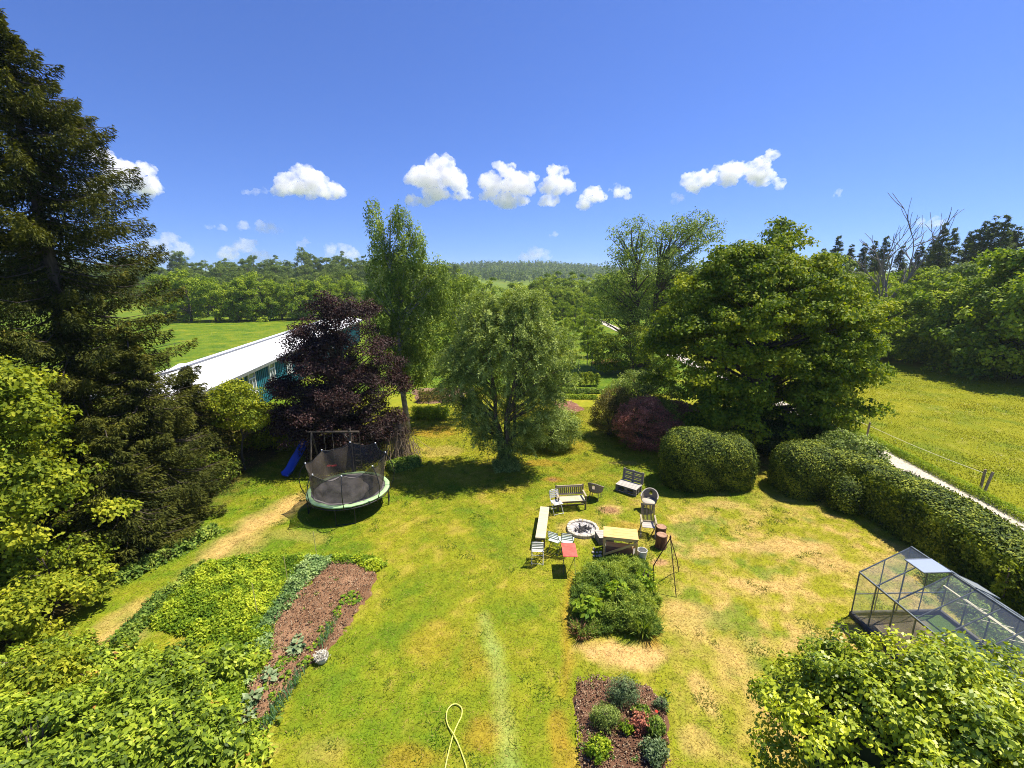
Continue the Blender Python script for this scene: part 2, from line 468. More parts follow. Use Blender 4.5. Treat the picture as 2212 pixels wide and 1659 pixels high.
def crown_sprays(lobes, nsp, per, slen, L, W, seed, zmin=.2, inner=.3, shell=.26, spread=.6, cut=.5, up=.55, rad=.07):
    rs = np.random.RandomState(seed)
    P, D = crown_clumps(lobes, nsp, rs, shell, inner, cut=cut)
    d = unit(D * [1, 1, .5] + [0, 0, up] + rs.normal(0, .35, D.shape)); ln = slen * rs.uniform(.5, 1.3, nsp)
    idx = np.repeat(np.arange(nsp), per); n = len(idx); s = rs.rand(n)
    C = P[idx] + d[idx] * ((s - .5) * ln[idx])[:, None]; C[:, 2] -= s ** 2.2 * ln[idx] * .75
    C += rs.normal(0, rad, (n, 3)) * (1.2 - s[:, None] * .7)
    ok = C[:, 2] > zmin; C = C[ok]; idx = idx[ok]; s = s[ok]; n = len(C)
    V = leaves(C, D[idx] * .5 + [0, 0, .5], L, W, rs, .5 + 0 * L, spread, dirb=d[idx] * .8)
    t = np.clip(.42 + rs.uniform(-.28, .28, nsp)[idx] + rs.uniform(-.22, .22, n) + s * .12, 0, 1)
    return V, t, P, D
def limbs(base, H, P, r0, seed, share=.25, zfork=.3, rtw=.012, lean=(0, 0), stems=1, maxn=120, cap=.92):
    """trunk and limbs reaching to clump centres"""
    rs = np.random.RandomState(seed)
    mb = MB()
    bx, by, bz = base
    tr = []
    for k in range(stems):
        a = 2 * pi * k / max(stems, 1) + rs.uniform(0, 1)
        sp = 0 if stems == 1 else H * .13
        top = Vector((bx + lean[0] + cos(a) * sp, by + lean[1] + sin(a) * sp, bz + H * cap))
        b0 = Vector((bx + (cos(a) * r0 * .9 if stems > 1 else 0), by + (sin(a) * r0 * .9 if stems > 1 else 0), bz - .15))
        pts = []; rr = []
        for i in range(9):
            t = i / 8
            w = rs.normal(0, .012 * H, 2) * (0 if i in (0,) else 1)
            q = b0.lerp(top, t); pts.append(Vector((q.x + w[0], q.y + w[1], q.z))); rr.append(r0 * (1.25 if i == 0 else 1) * (1 - t) ** .8 + rtw)
        mb.tube(pts, rr, 8); tr.append((pts, rr))
    m = min(int(len(P) * share), maxn)
    for q in P[rs.choice(len(P), m, replace=False)]:
        q = Vector(q)
        pts, rr = min(tr, key=lambda T: (T[0][4] - q).length)
        hh = max(bz + H * zfork * .6, min(q.z - rs.uniform(.15, .35) * (q - pts[4]).length - .1 * H, bz + H * .85))
        ti = (hh - pts[0].z) / (pts[-1].z - pts[0].z) * 8; ti = max(0.5, min(7.9, ti)); i = int(ti); fr = ti - i
        s = pts[i].lerp(pts[i + 1], fr); rs0 = (rr[i] * (1 - fr) + rr[i + 1] * fr) * .45
        mid = s.lerp(q, .5) + Vector((rs.normal(0, .05), rs.normal(0, .05), .06)) * (q - s).length
        p2 = []
        for k in range(6):
            t = k / 5
            p2.append(s * (1-t)**2 + mid * 2*t*(1-t) + q * t*t)
        mb.tube(p2, [rs0 * (1 - t/5) ** 1.0 + rtw * .6 for t in range(6)], 5, cap=False)
    return mb

def plant_tree(name, label, cat, base, crown, leafmat, wood=None, woodmat=BARK, group=None, cname='crown', tname='trunk', rz=0):
    """crown: (V, tint) in local coordinates around base"""
    r = thing(name, label, cat, base, rz, group)
    V, t = crown
    me = np_mesh(cname, V, quads(len(V) // 4), tint=t)
    link_mesh(cname, me, leafmat, r)
    if wood: wood.build(tname, woodmat, r, smooth=True)
    return r

def spruce_mesh(H, Rf, seed, whorl=.36, nb=7, dens=110, L=.16, W=.05, zlo=.3, droop=.28, wide=.32):
    rs = np.random.RandomState(seed)
    Cs = []; Ds = []; Ts = []
    wood = MB()
    wood.tube([(0, 0, -.1), (0, 0, H * .5), (0, 0, H)], [H * .018, H * .011, .01], 8)
    z = zlo
    while z < H - .1:
        R = Rf(z)
        for b in range(nb):
            a = rs.uniform(0, 2 * pi); l = R * rs.uniform(.60, 1.06)
            if l < .1: continue
            z0 = z + rs.uniform(-.5, .5) * whorl
            n = int(dens * l) + 10
            s = rs.rand(n) ** .75
            sag = droop * l * rs.uniform(.6, 1.3)
            def curve(s): return l * s, z0 - sag * np.sin(s * pi * .62) * 1.0 + .12 * l * s ** 3
            rr, zz = curve(s)
            w = wide * l * (1 - s) ** .6 * np.minimum(1, s * 3) + .05
            lat = rs.uniform(-1, 1, n) * w
            hang = rs.rand(n) ** 1.3 * (.16 + .42 * (1 - s * .5)) * min(1, l / 1.5)
            ca, sa = cos(a), sin(a)
            C = np.stack([ca * rr - sa * lat, sa * rr + ca * lat, zz - np.abs(lat) * .35 - hang], 1)
            Cs.append(C)
            Ds.append(np.stack([ca * .8 - sa * np.sign(lat) * .5, sa * .8 + ca * np.sign(lat) * .5, -.35 - hang * 2], 1))
            bt = rs.uniform(-.15, .15)
            Ts.append(np.clip(.30 + .30 * s + bt + rs.uniform(-.22, .22, n) - hang * .5 + (lat / (w + .01)) ** 2 * .1, 0, 1))
            if l > .8:
                pts = [(ca * curve(t)[0], sa * curve(t)[0], float(curve(t)[1])) for t in (0, .3, .6, .92)]
                wood.tube(pts, [.035 * l / 3 + .012, .022, .015, .006], 4, cap=False)
        z += whorl * (.6 + .4 * (1 - z / H) + .0)
    C = np.concatenate(Cs); D = np.concatenate(Ds); t = np.concatenate(Ts)
    n = len(C)
    V = leaves(C, np.tile([0, 0, 1.0], (n, 1)), L, W, rs, droop=.3, spread=.5, dirb=D * 1.5)
    return V, t, wood

# ================================================================== SETTING
# -------- lawn colours
GRN = np.array([.118, .185, .008]); YG = np.array([.275, .255, .014]); TAN = np.array([.50, .335, .12]); ORG = np.array([.36, .20, .025])
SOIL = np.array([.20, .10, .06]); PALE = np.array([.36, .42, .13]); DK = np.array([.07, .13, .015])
def patch(x, y, u, v, rx, ry, ang=0, soft=.5, seed=3):
    c = g(u, v)
    dx = x - c[0]; dy = y - c[1]
    ca, sa = cos(ang), sin(ang)
    a = (dx * ca + dy * sa) / rx; b = (-dx * sa + dy * ca) / ry
    d = np.sqrt(a * a + b * b) + (fbm(x * 1.6, y * 1.6, seed) - .5) * 1.1
    return np.clip((1.15 - d) / soft, 0, 1)
def seg(x, y, pts, w, soft=.6, seed=5):
    d = np.full(x.shape, 99.0)
    for (a, b) in zip(pts[:-1], pts[1:]):
        a = np.array(g(*a)[:2]); b = np.array(g(*b)[:2]); ab = b - a
        t = np.clip(((x - a[0]) * ab[0] + (y - a[1]) * ab[1]) / (ab @ ab), 0, 1)
        d = np.minimum(d, np.hypot(x - a[0] - ab[0] * t, y - a[1] - ab[1] * t))
    d = d / w + (fbm(x * 1.3, y * 1.3, seed) - .5) * 1.2
    return np.clip((1.1 - d) / soft, 0, 1)
def mixc(c, t, f, k=1.0):
    f = (np.clip(f, 0, 1) * k)[:, None]
    return c * (1 - f) + t * f
def lawn_colour(x, y):
    n1 = fbm(x * .22, y * .22, 11); n2 = fbm(x * .9, y * .9, 21); n3 = fbm(x * 3.1, y * 3.1, 31)
    c = np.tile(GRN, (len(x), 1))
    c = mixc(c, YG, .04 + (n1 * .6 + n2 * .5 + n3 * .35 - .56) * 2.6, .95)
    c = mixc(c, DK, (.36 - n2) * 4, .3)
    # dry right half of the lawn
    right = np.clip((x - 3.6) / 2.2, 0, 1) * np.clip((19 - y) / 3, 0, 1)
    c = mixc(c, YG, right * .8)
    c = mixc(c, TAN, right * np.clip((n2 * .5 + n3 * .5 - .42) * 4.5, 0, 1), .72)
    c = mixc(c, TAN, np.clip((n1 * .3 + n2 * .3 + n3 * .5 - .60) * 5, 0, 1), .28)
    c = mixc(c, np.array([.10, .18, .015]), right * np.clip((fbm(x * 1.1 + 9, y * 1.1, 51) - .56) * 9, 0, 1), .6)
    far = np.clip((y - 20) / 3, 0, 1)
    c = mixc(c, YG * 1.05, far * .5)
    for (u, v, rx, ry, T, k) in [
        (1700, 1180, 1.9, .5, 'T', .8), (1640, 1265, .8, .4, 'T', .8), (1780, 1215, .9, .5, 'T', .75), (1530, 1190, .7, .3, 'T', .5), (1560, 1090, 1.0, .35, 'T', .55),
        (1345, 1415, 1.25, .52, 'T', 1), (1480, 1330, .8, .8, 'T', .55), (1520, 1500, .25, .6, 'T', .7), (1500, 1600, .4, .4, 'T', .5),
        (1315, 1100, .62, .40, 'T', .8), (1195, 1036, .5, .35, 'O', .6), (1258, 1142, .95, .85, 'T', .55), (1340, 1135, .8, .3, 'O', .4),
        (1040, 1585, .42, .55, 'O', .5), (1205, 1570, .25, .5, 'O', .5), (1225, 1640, .3, .4, 'O', .45), (880, 1640, .7, .3, 'O', .45), (930, 1380, .8, .8, 'O', .2),
        (1425, 1215, .35, .2, 'T', .8), (1160, 1000, 1.0, .5, 'O', .5), (940, 930, 1.5, 1.2, 'O', .55), (950, 975, 1.5, .8, 'T', .35), (1250, 1010, 1.2, .8, 'O', .25), (1240, 960, .8, 1.2, 'O', .3),
        (700, 1620, .5, .3, 'T', .2), (1020, 1420, .3, .6, 'O', .25), (1400, 1380, .3, .4, 'O', .6),
        (1345, 1000, .8, .3, 'T', .3), (1620, 1400, 1.2, .3, 'T', .35), (560, 1620, .5, .2, 'T', .5)]:
        c = mixc(c, TAN if T == 'T' else ORG, patch(x, y, u, v, rx, ry, seed=int(u)), k)
    c = mixc(c, SOIL * 1.3, patch(x, y, 1315, 1102, .36, .24), .75)
    c = mixc(c, SOIL * 1.3, patch(x, y, 1195, 1036, .22, .2), .7)
    c = mixc(c, SOIL * 1.6, patch(x, y, 1425, 1215, .28, .15), .6)
    c = mixc(c, ORG * 1.05, seg(x, y, [(1236, 1240), (1222, 1330), (1228, 1430), (1215, 1500)], .20, soft=1.3), .55)
    c = mixc(c, TAN * 1.05, seg(x, y, [(650, 1080), (560, 1125), (450, 1220), (330, 1320), (200, 1400), (60, 1470)], .85, soft=.9), .85)
    c = mixc(c, TAN, seg(x, y, [(690, 1165), (580, 1150), (470, 1270)], .4), .25)
    c = mixc(c, PALE, seg(x, y, [(1045, 1330), (1070, 1420), (1085, 1520), (1100, 1665)], .26, soft=1.7), .6)  # pale stripe: window-reflected sunlight put into the grass colour
    # bare litter below the conifers and the big tree
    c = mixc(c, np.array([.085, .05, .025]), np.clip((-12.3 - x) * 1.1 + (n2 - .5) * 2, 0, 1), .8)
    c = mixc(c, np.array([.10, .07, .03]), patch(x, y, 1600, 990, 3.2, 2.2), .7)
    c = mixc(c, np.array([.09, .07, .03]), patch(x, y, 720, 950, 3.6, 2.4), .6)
    v = .8 + .4 * fbm(x * 6, y * 6, 77, 2)
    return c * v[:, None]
def grid_mesh(name, x0, x1, y0, y1, st, zf=None, cf=None, keep=None):
    xs = np.arange(x0, x1 + st / 2, st); ys = np.arange(y0, y1 + st / 2, st)
    X, Y = np.meshgrid(xs, ys, indexing='ij'); sh = X.shape
    x = X.ravel(); y = Y.ravel()
    z = zf(x, y) if zf else np.zeros_like(x)
    i, j = np.meshgrid(np.arange(sh[0] - 1), np.arange(sh[1] - 1), indexing='ij')
    a = (i * sh[1] + j).ravel()
    Q = np.stack([a, a + sh[1], a + sh[1] + 1, a + 1], 1)
    if keep is not None:
        cx = x[Q].mean(1); cy = y[Q].mean(1); Q = Q[keep(cx, cy)]
        used = np.zeros(len(x), bool); used[Q.ravel()] = True; mp = np.cumsum(used) - 1
        Q = mp[Q]; x = x[used]; y = y[used]; z = z[used]
    V = np.stack([x, y, z], 1)
    return np_mesh(name, V, Q, colpt=cf(x, y) if cf else None, smooth=True)
LAWN = (-16.5, 18.9, 3.0, 36.0)
lawn_mat = mat_shade('lawn_turf', fine=22, amt=.34, bump=.35)
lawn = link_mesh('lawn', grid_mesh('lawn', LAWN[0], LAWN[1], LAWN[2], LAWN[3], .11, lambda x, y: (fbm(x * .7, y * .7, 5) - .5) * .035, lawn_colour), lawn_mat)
tag(lawn, kind='structure')

# -------- the wide ground sheet with the hills in the distance
def terrain(x, y):
    z = np.full(x.shape, -.06)
    def ss(t): t = np.clip(t, 0, 1); return t * t * (3 - 2 * t)
    z = z + ss((y - 165) / 110) * 9.0 * ss((-x - 5) / 60) * (1 - ss((y - 330) / 150) * .5)
    r = np.hypot(x - 60, (y - 1050))
    z = z + 20 * np.exp(-((x - 40) / 210) ** 2 - ((y - 1050) / 260) ** 2)
    z = z + 13 * ss((y - 800) / 400)
    z = z + 22 * ss((y - 1500) / 900) * ss((3500 - y) / 900)
    return z
def ring_terrain():
    ys = np.concatenate([np.linspace(-30, 160, 40), np.linspace(165, 500, 50), np.linspace(520, 1600, 55), np.linspace(1700, 9000, 30)])
    xs = np.concatenate([-np.geomspace(9000, 130, 30), np.linspace(-125, 125, 60), np.geomspace(130, 9000, 30)])
    X, Y = np.meshgrid(xs, ys, indexing='ij'); sh = X.shape
    x = X.ravel(); y = Y.ravel(); V = np.stack([x, y, terrain(x, y)], 1)
    i, j = np.meshgrid(np.arange(sh[0] - 1), np.arange(sh[1] - 1), indexing='ij'); a = (i * sh[1] + j).ravel()
    return np_mesh('ground', V, np.stack([a, a + sh[1], a + sh[1] + 1, a + 1], 1), smooth=True)
ground = link_mesh('ground', ring_terrain(), mat_meadow('meadow', [(.065, .125, .008), (.105, .165, .009), (.14, .185, .010), (.21, .215, .016)], s1=.05, s2=.35, s3=5.5, bump=.5))
tag(ground, kind='structure')
# -------- buttercup-yellow pasture to the right of the path: a sheet of its own tone
def pasture_colour(x, y):
    n1 = fbm(x * .12, y * .12, 41); n2 = fbm(x * .7, y * .7, 42); n3 = fbm(x * 2.6, y * 2.6, 43)
    c = np.tile(np.array([.185, .20, .006]), (len(x), 1))
    c = mixc(c, np.array([.29, .262, .010]), (n1 * .5 + n2 * .4 + n3 * .3 - .5) * 2.5, .8)
    c = mixc(c, np.array([.09, .16, .012]), (.45 - n2) * 4, .45)
    c = mixc(c, np.array([.36, .33, .10]), (n3 - .68) * 6, .5)
    return c
past = link_mesh('pasture', grid_mesh('pasture', 21.2, 64, 8, 74, .3, lambda x, y: -.02 + (fbm(x * .5, y * .5, 9) - .5) * .05, pasture_colour), mat_shade('pasture_turf', fine=9, amt=.3, bump=.5, dist=.09))
tag(past, kind='structure')
# -------- gravel path
def pathline(y): return 20.05 + .3 * np.sin(y * .05) + (y > 60) * (y - 60) * -.012
gm = []
ys = np.concatenate([np.arange(5, 60, .8), np.arange(60, 150, 2.5)])
V = []; Q = []
rsp = np.random.RandomState(3)
for k, y in enumerate(ys):
    c = pathline(y); w = .88 + .05 * sin(y * 1.3)
    for q in range(9):
        t = q / 8 * 2 - 1
        V.append((c + t * w + rsp.normal(0, .03), y, .012 - .03 * t ** 6 + .012 * (1 - t * t)))
    if k:
        b = (k - 1) * 9
        for q in range(8): Q.append((b + q, b + q + 1, b + 10 + q, b + 9 + q))
pth = link_mesh('path', np_mesh('path', np.array(V), np.array(Q)), mat_std('gravel', (.36, .31, .25), (.60, .54, .45), rough=.95, scale=14, bump=.8, detail=8))
tag(pth, kind='structure')

# -------- beds of bare soil
def inpoly(x, y, poly):
    c = np.zeros(x.shape, bool); n = len(poly)
    for i in range(n):
        x1, y1 = poly[i]; x2, y2 = poly[(i + 1) % n]
        t = ((y1 > y) != (y2 > y)) & (x < (x2 - x1) * (y - y1) / (y2 - y1 + 1e-12) + x1)
        c ^= t
    return c
def polydist(x, y, poly):
    d = np.full(x.shape, 99.0); n = len(poly)
    for i in range(n):
        a = np.array(poly[i]); b = np.array(poly[(i + 1) % n]); ab = b - a
        t = np.clip(((x - a[0]) * ab[0] + (y - a[1]) * ab[1]) / (ab @ ab), 0, 1)
        d = np.minimum(d, np.hypot(x - a[0] - ab[0] * t, y - a[1] - ab[1] * t))
    return d
def soil_bed(uv, seed, c0=(.19, .10, .052), c1_=(.32, .18, .10), h=.07, rough=.05, name='soil'):
    P = [g(u, v)[:2] for (u, v) in uv]
    xs = [p[0] for p in P]; ys = [p[1] for p in P]
    def zf(x, y):
        d = polydist(x, y, P) * np.where(inpoly(x, y, P), 1, -1) + (fbm(x * 2.2, y * 2.2, seed) - .5) * .55
        return np.clip(d * .6, -.05, h) + (fbm(x * 5, y * 5, seed + 1, 3) - .5) * rough * 2 + (vnoise(x * 16, y * 16, seed + 5) - .5) * rough * .7
    def cf(x, y):
        n = fbm(x * 1.2, y * 1.2, seed + 2); m = vnoise(x * 18, y * 18, seed + 3)
        c = np.tile(np.array(c0), (len(x), 1)); c = mixc(c, np.array(c1_), (n - .35) * 2.6); c = mixc(c, np.array([.42, .30, .19]), (m - .78) * 6, .6)
        return c
    me = grid_mesh(name, min(xs) - .2, max(xs) + .2, min(ys) - .2, max(ys) + .2, .045, zf, cf)
    o = link_mesh(name, me, mat_shade('soil', fine=34, amt=.45, bump=.9))
    return tag(o, kind='structure'), P
veg_uv = [(715, 1218), (765, 1212), (812, 1243), (795, 1290), (742, 1368), (682, 1428), (646, 1466), (600, 1530), (562, 1592), (515, 1578), (535, 1480), (585, 1400), (590, 1340), (640, 1280)]
veg, veg_poly = soil_bed(veg_uv, 4)
bed_uv = [(1244, 1470), (1290, 1462), (1345, 1475), (1400, 1485), (1430, 1525), (1442, 1600), (1452, 1690), (1250, 1690), (1244, 1560)]
bed, bed_poly = soil_bed(bed_uv, 14, c0=(.125, .062, .038), c1_=(.22, .115, .07))
farbed, _ = soil_bed([(1195, 868), (1235, 866), (1264, 886), (1240, 893), (1205, 888)], 24, c0=(.2, .09, .06), c1_=(.34, .18, .12), h=.05)
farbed2, _ = soil_bed([(895, 845), (985, 838), (1010, 862), (960, 872), (900, 872)], 25, c0=(.16, .09, .06), c1_=(.28, .17, .11), h=.05)
gh_bed_uv = None

# -------- turf blades: one mass nobody could count
def turf():
    rs = np.random.RandomState(12)
    N = 640000
    # denser close to the camera
    y = 4.2 + 28 * rs.rand(N) ** 1.25; x = rs.uniform(-15, 18.6, N)
    ok = np.abs(x) < (y * .97 + 2.2) * 1.2
    x = x[ok]; y = y[ok]
    for P in (veg_poly, bed_poly):
        m = ~(inpoly(x, y, P) & (polydist(x, y, P) > .02 + .38 * (fbm(x * 3, y * 3, 71) - .25) * (vnoise(x * 9, y * 9, 72) + .4))); x = x[m]; y = y[m]
    n = len(x)
    z = (fbm(x * .7, y * .7, 5) - .5) * .035
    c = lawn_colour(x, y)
    lum = rs.uniform(.85, 1.6, n)[:, None]
    c = c * lum
    gt = np.clip((vnoise(x * 3.7, y * 3.7, 63) * vnoise(x * 1.3, y * 1.3, 64) - .42) * 7, 0, 1)[:, None] * .55; c = c * (1 - gt) + np.array([.10, .19, .02]) * gt * lum
    dry = rs.rand(n) < .10; c[dry] = c[dry] * .45 + TAN * .75
    tf = np.clip((vnoise(x * 3.7, y * 3.7, 63) * vnoise(x * 1.3, y * 1.3, 64) - .42) * 7, 0, 1); h = rs.uniform(.008, .026, n) * (1 + .4 * (y > 18)) * (1 + 1.8 * tf); w = rs.uniform(.007, .016, n) * (1 + np.clip((y - 10) / 14, 0, 1.5))
    a = rs.uniform(0, 2 * pi, n); lean = rs.normal(0, .055, (n, 2))
    V = np.empty((n, 3, 3))
    V[:, 0] = np.stack([x - np.cos(a) * w, y - np.sin(a) * w, z - .004], 1)
    V[:, 1] = np.stack([x + np.cos(a) * w, y + np.sin(a) * w, z - .004], 1)
    V[:, 2] = np.stack([x + lean[:, 0], y + lean[:, 1], z + h], 1)
    me = np_mesh('grass', V.reshape(-1, 3), np.arange(3 * n).reshape(-1, 3), col=c)
    return link_mesh('grass', me, mat_shade('grass_blades', fine=3, amt=.15, bump=0, trans=.45, rough=.6))
tag(turf(), 'short mown lawn grass, green with dry yellow patches', 'grass', kind='stuff')

# ================================================================== TREES AND SHRUBS NEAR THE HOUSE
def prof(tab):
    zs = [t[0] for t in tab]; rsx = [t[1] for t in tab]
    return lambda z: float(np.interp(z, zs, rsx))
def to_tree(kind, **k): pass

# tall spruce at the left edge
V, t, wood = spruce_mesh(18.2, prof([(0, 4.9), (3, 4.5), (6, 4.0), (9, 3.9), (12, 3.8), (14, 3.0), (16.2, 1.8), (17.4, .8), (18.2, .05)]), 3, whorl=.62, nb=8, dens=270, L=.16, W=.05, wide=.17, droop=.20)
plant_tree('spruce_tree', 'tall dark spruce with drooping brown-tipped branches filling the left edge', 'tree', (-16.9, 17.0, 0), (V, t), G_SPRUCE, wood, cname='needles')
V, t, wood = spruce_mesh(7.6, prof([(0, 2.5), (2, 2.5), (4.5, 1.9), (7.0, .5), (7.6, .05)]), 5, whorl=.34, nb=8, dens=260, L=.14, W=.045, zlo=.25)
plant_tree('spruce_tree', 'smaller young spruce at the foot of the tall spruce, beside the dry mown strip', 'tree', (-14.15, 16.4, 0), (V, t), G_SPRUCE, wood, cname='needles')
V, t, wood = spruce_mesh(5.6, prof([(0, 1.9), (2, 1.8), (4, 1.1), (5.2, .4), (5.6, .05)]), 6, whorl=.36, nb=8, dens=150, L=.18, W=.05, zlo=.25)
plant_tree('spruce_tree', 'mid-sized spruce between the tall spruce and the white-roofed house', 'tree', (-14.9, 20.0, 0), (V, t), G_SPRUCE, wood, cname='needles')

def broad(name, label, cat, base, lobes, nclump, per, cr, L, W, seed, mat, H=None, r0=.2, group=None, stems=1, woodmat=BARK, share=.25, wood=True, rz=0, tname='trunk', lean=(0, 0), **kw):
    V, t, P, D = crown_broad(lobes, nclump, per, cr, L, W, seed, **kw)
    H = H or max(l[2] + l[5] for l in lobes)
    w = limbs((0, 0, 0), H, P, r0, seed, share=share, stems=stems, lean=lean) if wood else None
    return plant_tree(name, label, cat, base, (V, t), mat, w, woodmat, group, rz=rz, tname=tname, cname='crown' if wood and tname == 'trunk' else 'foliage')

V, t, wood = spruce_mesh(4.6, prof([(0, 2.3), (1.5, 2.1), (3.2, 1.2), (4.2, .4), (4.6, .05)]), 7, whorl=.34, nb=8, dens=240, L=.14, W=.045, zlo=.2)
plant_tree('spruce_tree', 'low spreading spruce between the yellow-green maple and the dry mown strip', 'tree', (-13.3, 13.9, 0), (V, t), G_SPRUCE, wood, cname='needles')
# yellow-green broadleaf at the left edge in front of the spruce
broad('maple_tree', 'bright yellow-green maple leaning in at the lower left in front of the tall spruce', 'tree', (-15.8, 12.0, 0),
      [(0, 0, 4.2, 2.6, 2.6, 2.6), (1.2, -.6, 2.6, 1.9, 1.8, 1.6), (.6, .2, 5.6, 1.7, 1.6, 1.6), (-.2, -1.4, 2.2, 2.2, 1.6, 1.5), (1.9, .9, 2.0, 1.4, 1.3, 1.2), (.2, -1.0, 6.2, 1.2, 1.2, 1.2)],
      760, 75, .42, .13, .10, 11, G_YELLOW, r0=.16, H=6.5, share=.10, big=.95)
broad('shrub', 'low green shrub under the right side of the yellow-green maple', 'shrub', (-13.4, 11.4, 0),
      [(0, 0, .9, 1.4, 1.3, 1.0), (.2, -1.3, .7, 1.1, 1.1, .8)], 260, 60, .34, .12, .08, 111, G_YELLOW, r0=.03, stems=4, tname='stems', big=.6)
# slender sapling
broad('young_tree', 'young tree with a thin bare stem and small round crown beside the spruces', 'tree', (-13.5, 21.0, 0),
      [(0, 0, 3.5, 1.25, 1.25, 1.1), (.5, .1, 2.9, .9, .9, .7)], 150, 60, .34, .12, .08, 12, G_YELLOW, r0=.05, H=4.0)
# shrubs along the boundary
broad('shrub', 'brownish-olive shrub in front of the low end of the white roof', 'shrub', (-15.6, 23.6, 0),
      [(0, 0, 1.6, 1.5, 1.3, 1.4), (1.0, .2, 1.2, 1.1, 1.1, 1.1), (-.9, -.5, 1.7, 1.1, 1.1, 1.3)], 330, 60, .45, .12, .07, 13, G_OLIVE, r0=.06, stems=4, tname='stems')
broad('shrub', 'light green shrub below the teal wall, left of the purple tree', 'shrub', (-13.7, 24.2, 0),
      [(0, 0, 1.3, 1.6, 1.4, 1.2), (-1.0, -.4, 1.1, 1.2, 1.1, 1.0), (1.0, -.2, 1.2, 1.1, 1.1, 1.2)], 300, 60, .42, .13, .08, 14, G_YELLOW, r0=.05, stems=4, tname='stems')
broad('shrub', 'dark green shrub in the shade under the spruces beside the slide', 'shrub', (-13.9, 18.9, 0),
      [(0, 0, .9, 1.2, 1.1, .9)], 130, 50, .35, .10, .06, 15, G_HEDGE, r0=.04, stems=4, tname='stems')
# purple plum
broad('purple_plum_tree', 'dark purple-leaved tree behind the trampoline', 'tree', (-9.1, 23.6, 0),
      [(0, 0, 4.4, 2.9, 2.8, 3.1), (-1.2, -.6, 3.2, 2.2, 2.0, 2.0), (.6, -.2, 7.2, 1.7, 1.7, 1.8), (1.2, -.8, 3.0, 1.7, 1.8, 2.0), (-.4, -1.0, 2.1, 2.8, 2.0, 1.4), (-2.5, -.3, 4.0, 1.0, 1.0, .4), (-2.3, .4, 5.3, 1.2, .9, .4), (-1.3, 0, 6.6, 1.4, 1.1, .9), (.7, -.4, 1.8, 2.3, 1.8, 1.5), (-.8, -1.6, 2.8, 2.4, 1.4, 1.2)],
      1500, 78, .42, .12, .065, 16, G_PLUM, r0=.2, H=8, share=.10, flat=.6, shell=.24, big=.9)
# birch
rb = thing('birch_tree', 'tall slender birch with weeping twigs, highest tree left of the centre', 'tree', (-6.5, 26.5, 0))
lob = [(-1.2, 0, 12.6, .45, .5, 1.3), (.2, .2, 12.3, .6, .6, 1.6), (1.0, 0, 11.5, .55, .6, 1.3), (-.9, 0, 10.6, .9, .8, 1.3), (.4, 0, 10.0, 1.0, .9, 1.6), (2.3, 0, 9.9, .65, .6, .9), (1.9, .2, 8.8, .9, .8, 1.1), (-.8, 0, 8.3, 1.3, 1.1, 1.6), (.9, 0, 7.2, 1.4, 1.2, 1.6), (-.7, .1, 5.9, 1.3, 1.2, 1.6), (.6, .1, 4.6, 1.3, 1.2, 1.3)]
V, t, P, D = crown_strands(lob, 1150, 40, 1.05, .15, .07, 21, radial=.085, shell=.25, cut=.5, inner=.25)
link_mesh('crown', np_mesh('crown', V, quads(len(V) // 4), tint=t), G_BIRCH, rb)
limbs((0, 0, 0), 13.6, P, .17, 21, share=.035, lean=(-.3, 0), rtw=.014, cap=.97).build('trunk', BARK_PALE, rb, smooth=True)
# second weeping tree between birch and willow
rb = thing('birch_tree', 'shorter weeping birch between the tall birch and the round willow', 'tree', (-3.3, 29.5, 0))
lob = [(0, 0, 7.6, 1.9, 1.7, 2.2), (-1.1, 0, 5.6, 1.9, 1.7, 2.4), (1.2, 0, 5.6, 2.0, 1.7, 2.3), (.2, 0, 9.2, .9, .9, 1.1)]
V, t, P, D = crown_strands(lob, 430, 40, .9, .15, .07, 22, radial=.09, shell=.3, cut=.5, inner=.3)
link_mesh('crown', np_mesh('crown', V, quads(len(V) // 4), tint=t), G_BIRCH, rb)
limbs((0, 0, 0), 9.6, P, .13, 22, share=.035, rtw=.012).build('trunk', BARK_PALE, rb, smooth=True)
# willow in the centre
rb = thing('willow_tree', 'round multi-stemmed willow standing in the middle of the lawn', 'tree', (-.35, 21.4, 0))
lob = [(0, 0, 6.0, 2.3, 2.2, 2.6), (-2.1, 0, 5.0, 1.4, 1.5, 1.9), (2.2, .1, 5.6, 1.5, 1.6, 2.0), (.9, 0, 7.7, 1.5, 1.4, 1.6), (-1.0, .1, 7.5, 1.3, 1.3, 1.6), (1.7, -.4, 3.5, 1.2, 1.2, 1.3), (-1.6, -.2, 3.2, .9, .9, 1.0), (0, 0, 2.6, .7, .7, 1.8), (.2, -.2, .9, .7, .6, .9), (-1.0, -.3, 2.1, .7, .6, .9), (1.1, -.3, 2.0, .8, .6, .9)]
V, t, P, D = crown_sprays(lob, 2100, 54, .9, .15, .038, 23)
link_mesh('crown', np_mesh('crown', V, quads(len(V) // 4), tint=t), G_WILLOW, rb)
limbs((0, 0, 0), 8.4, P, .11, 23, share=.07, stems=6, rtw=.014).build('trunk', BARK, rb, smooth=True)
broad('shrub', 'loose green shrub on the right of the willow', 'shrub', (2.35, 24.0, 0),
      [(0, 0, 1.1, 1.35, 1.2, 1.15), (-.9, .2, 1.0, 1.0, 1.0, 1.0), (.6, .1, 1.4, .9, .9, .9)], 330, 60, .32, .10, .05, 24, G_WILLOW, r0=.03, stems=5, tname='stems')
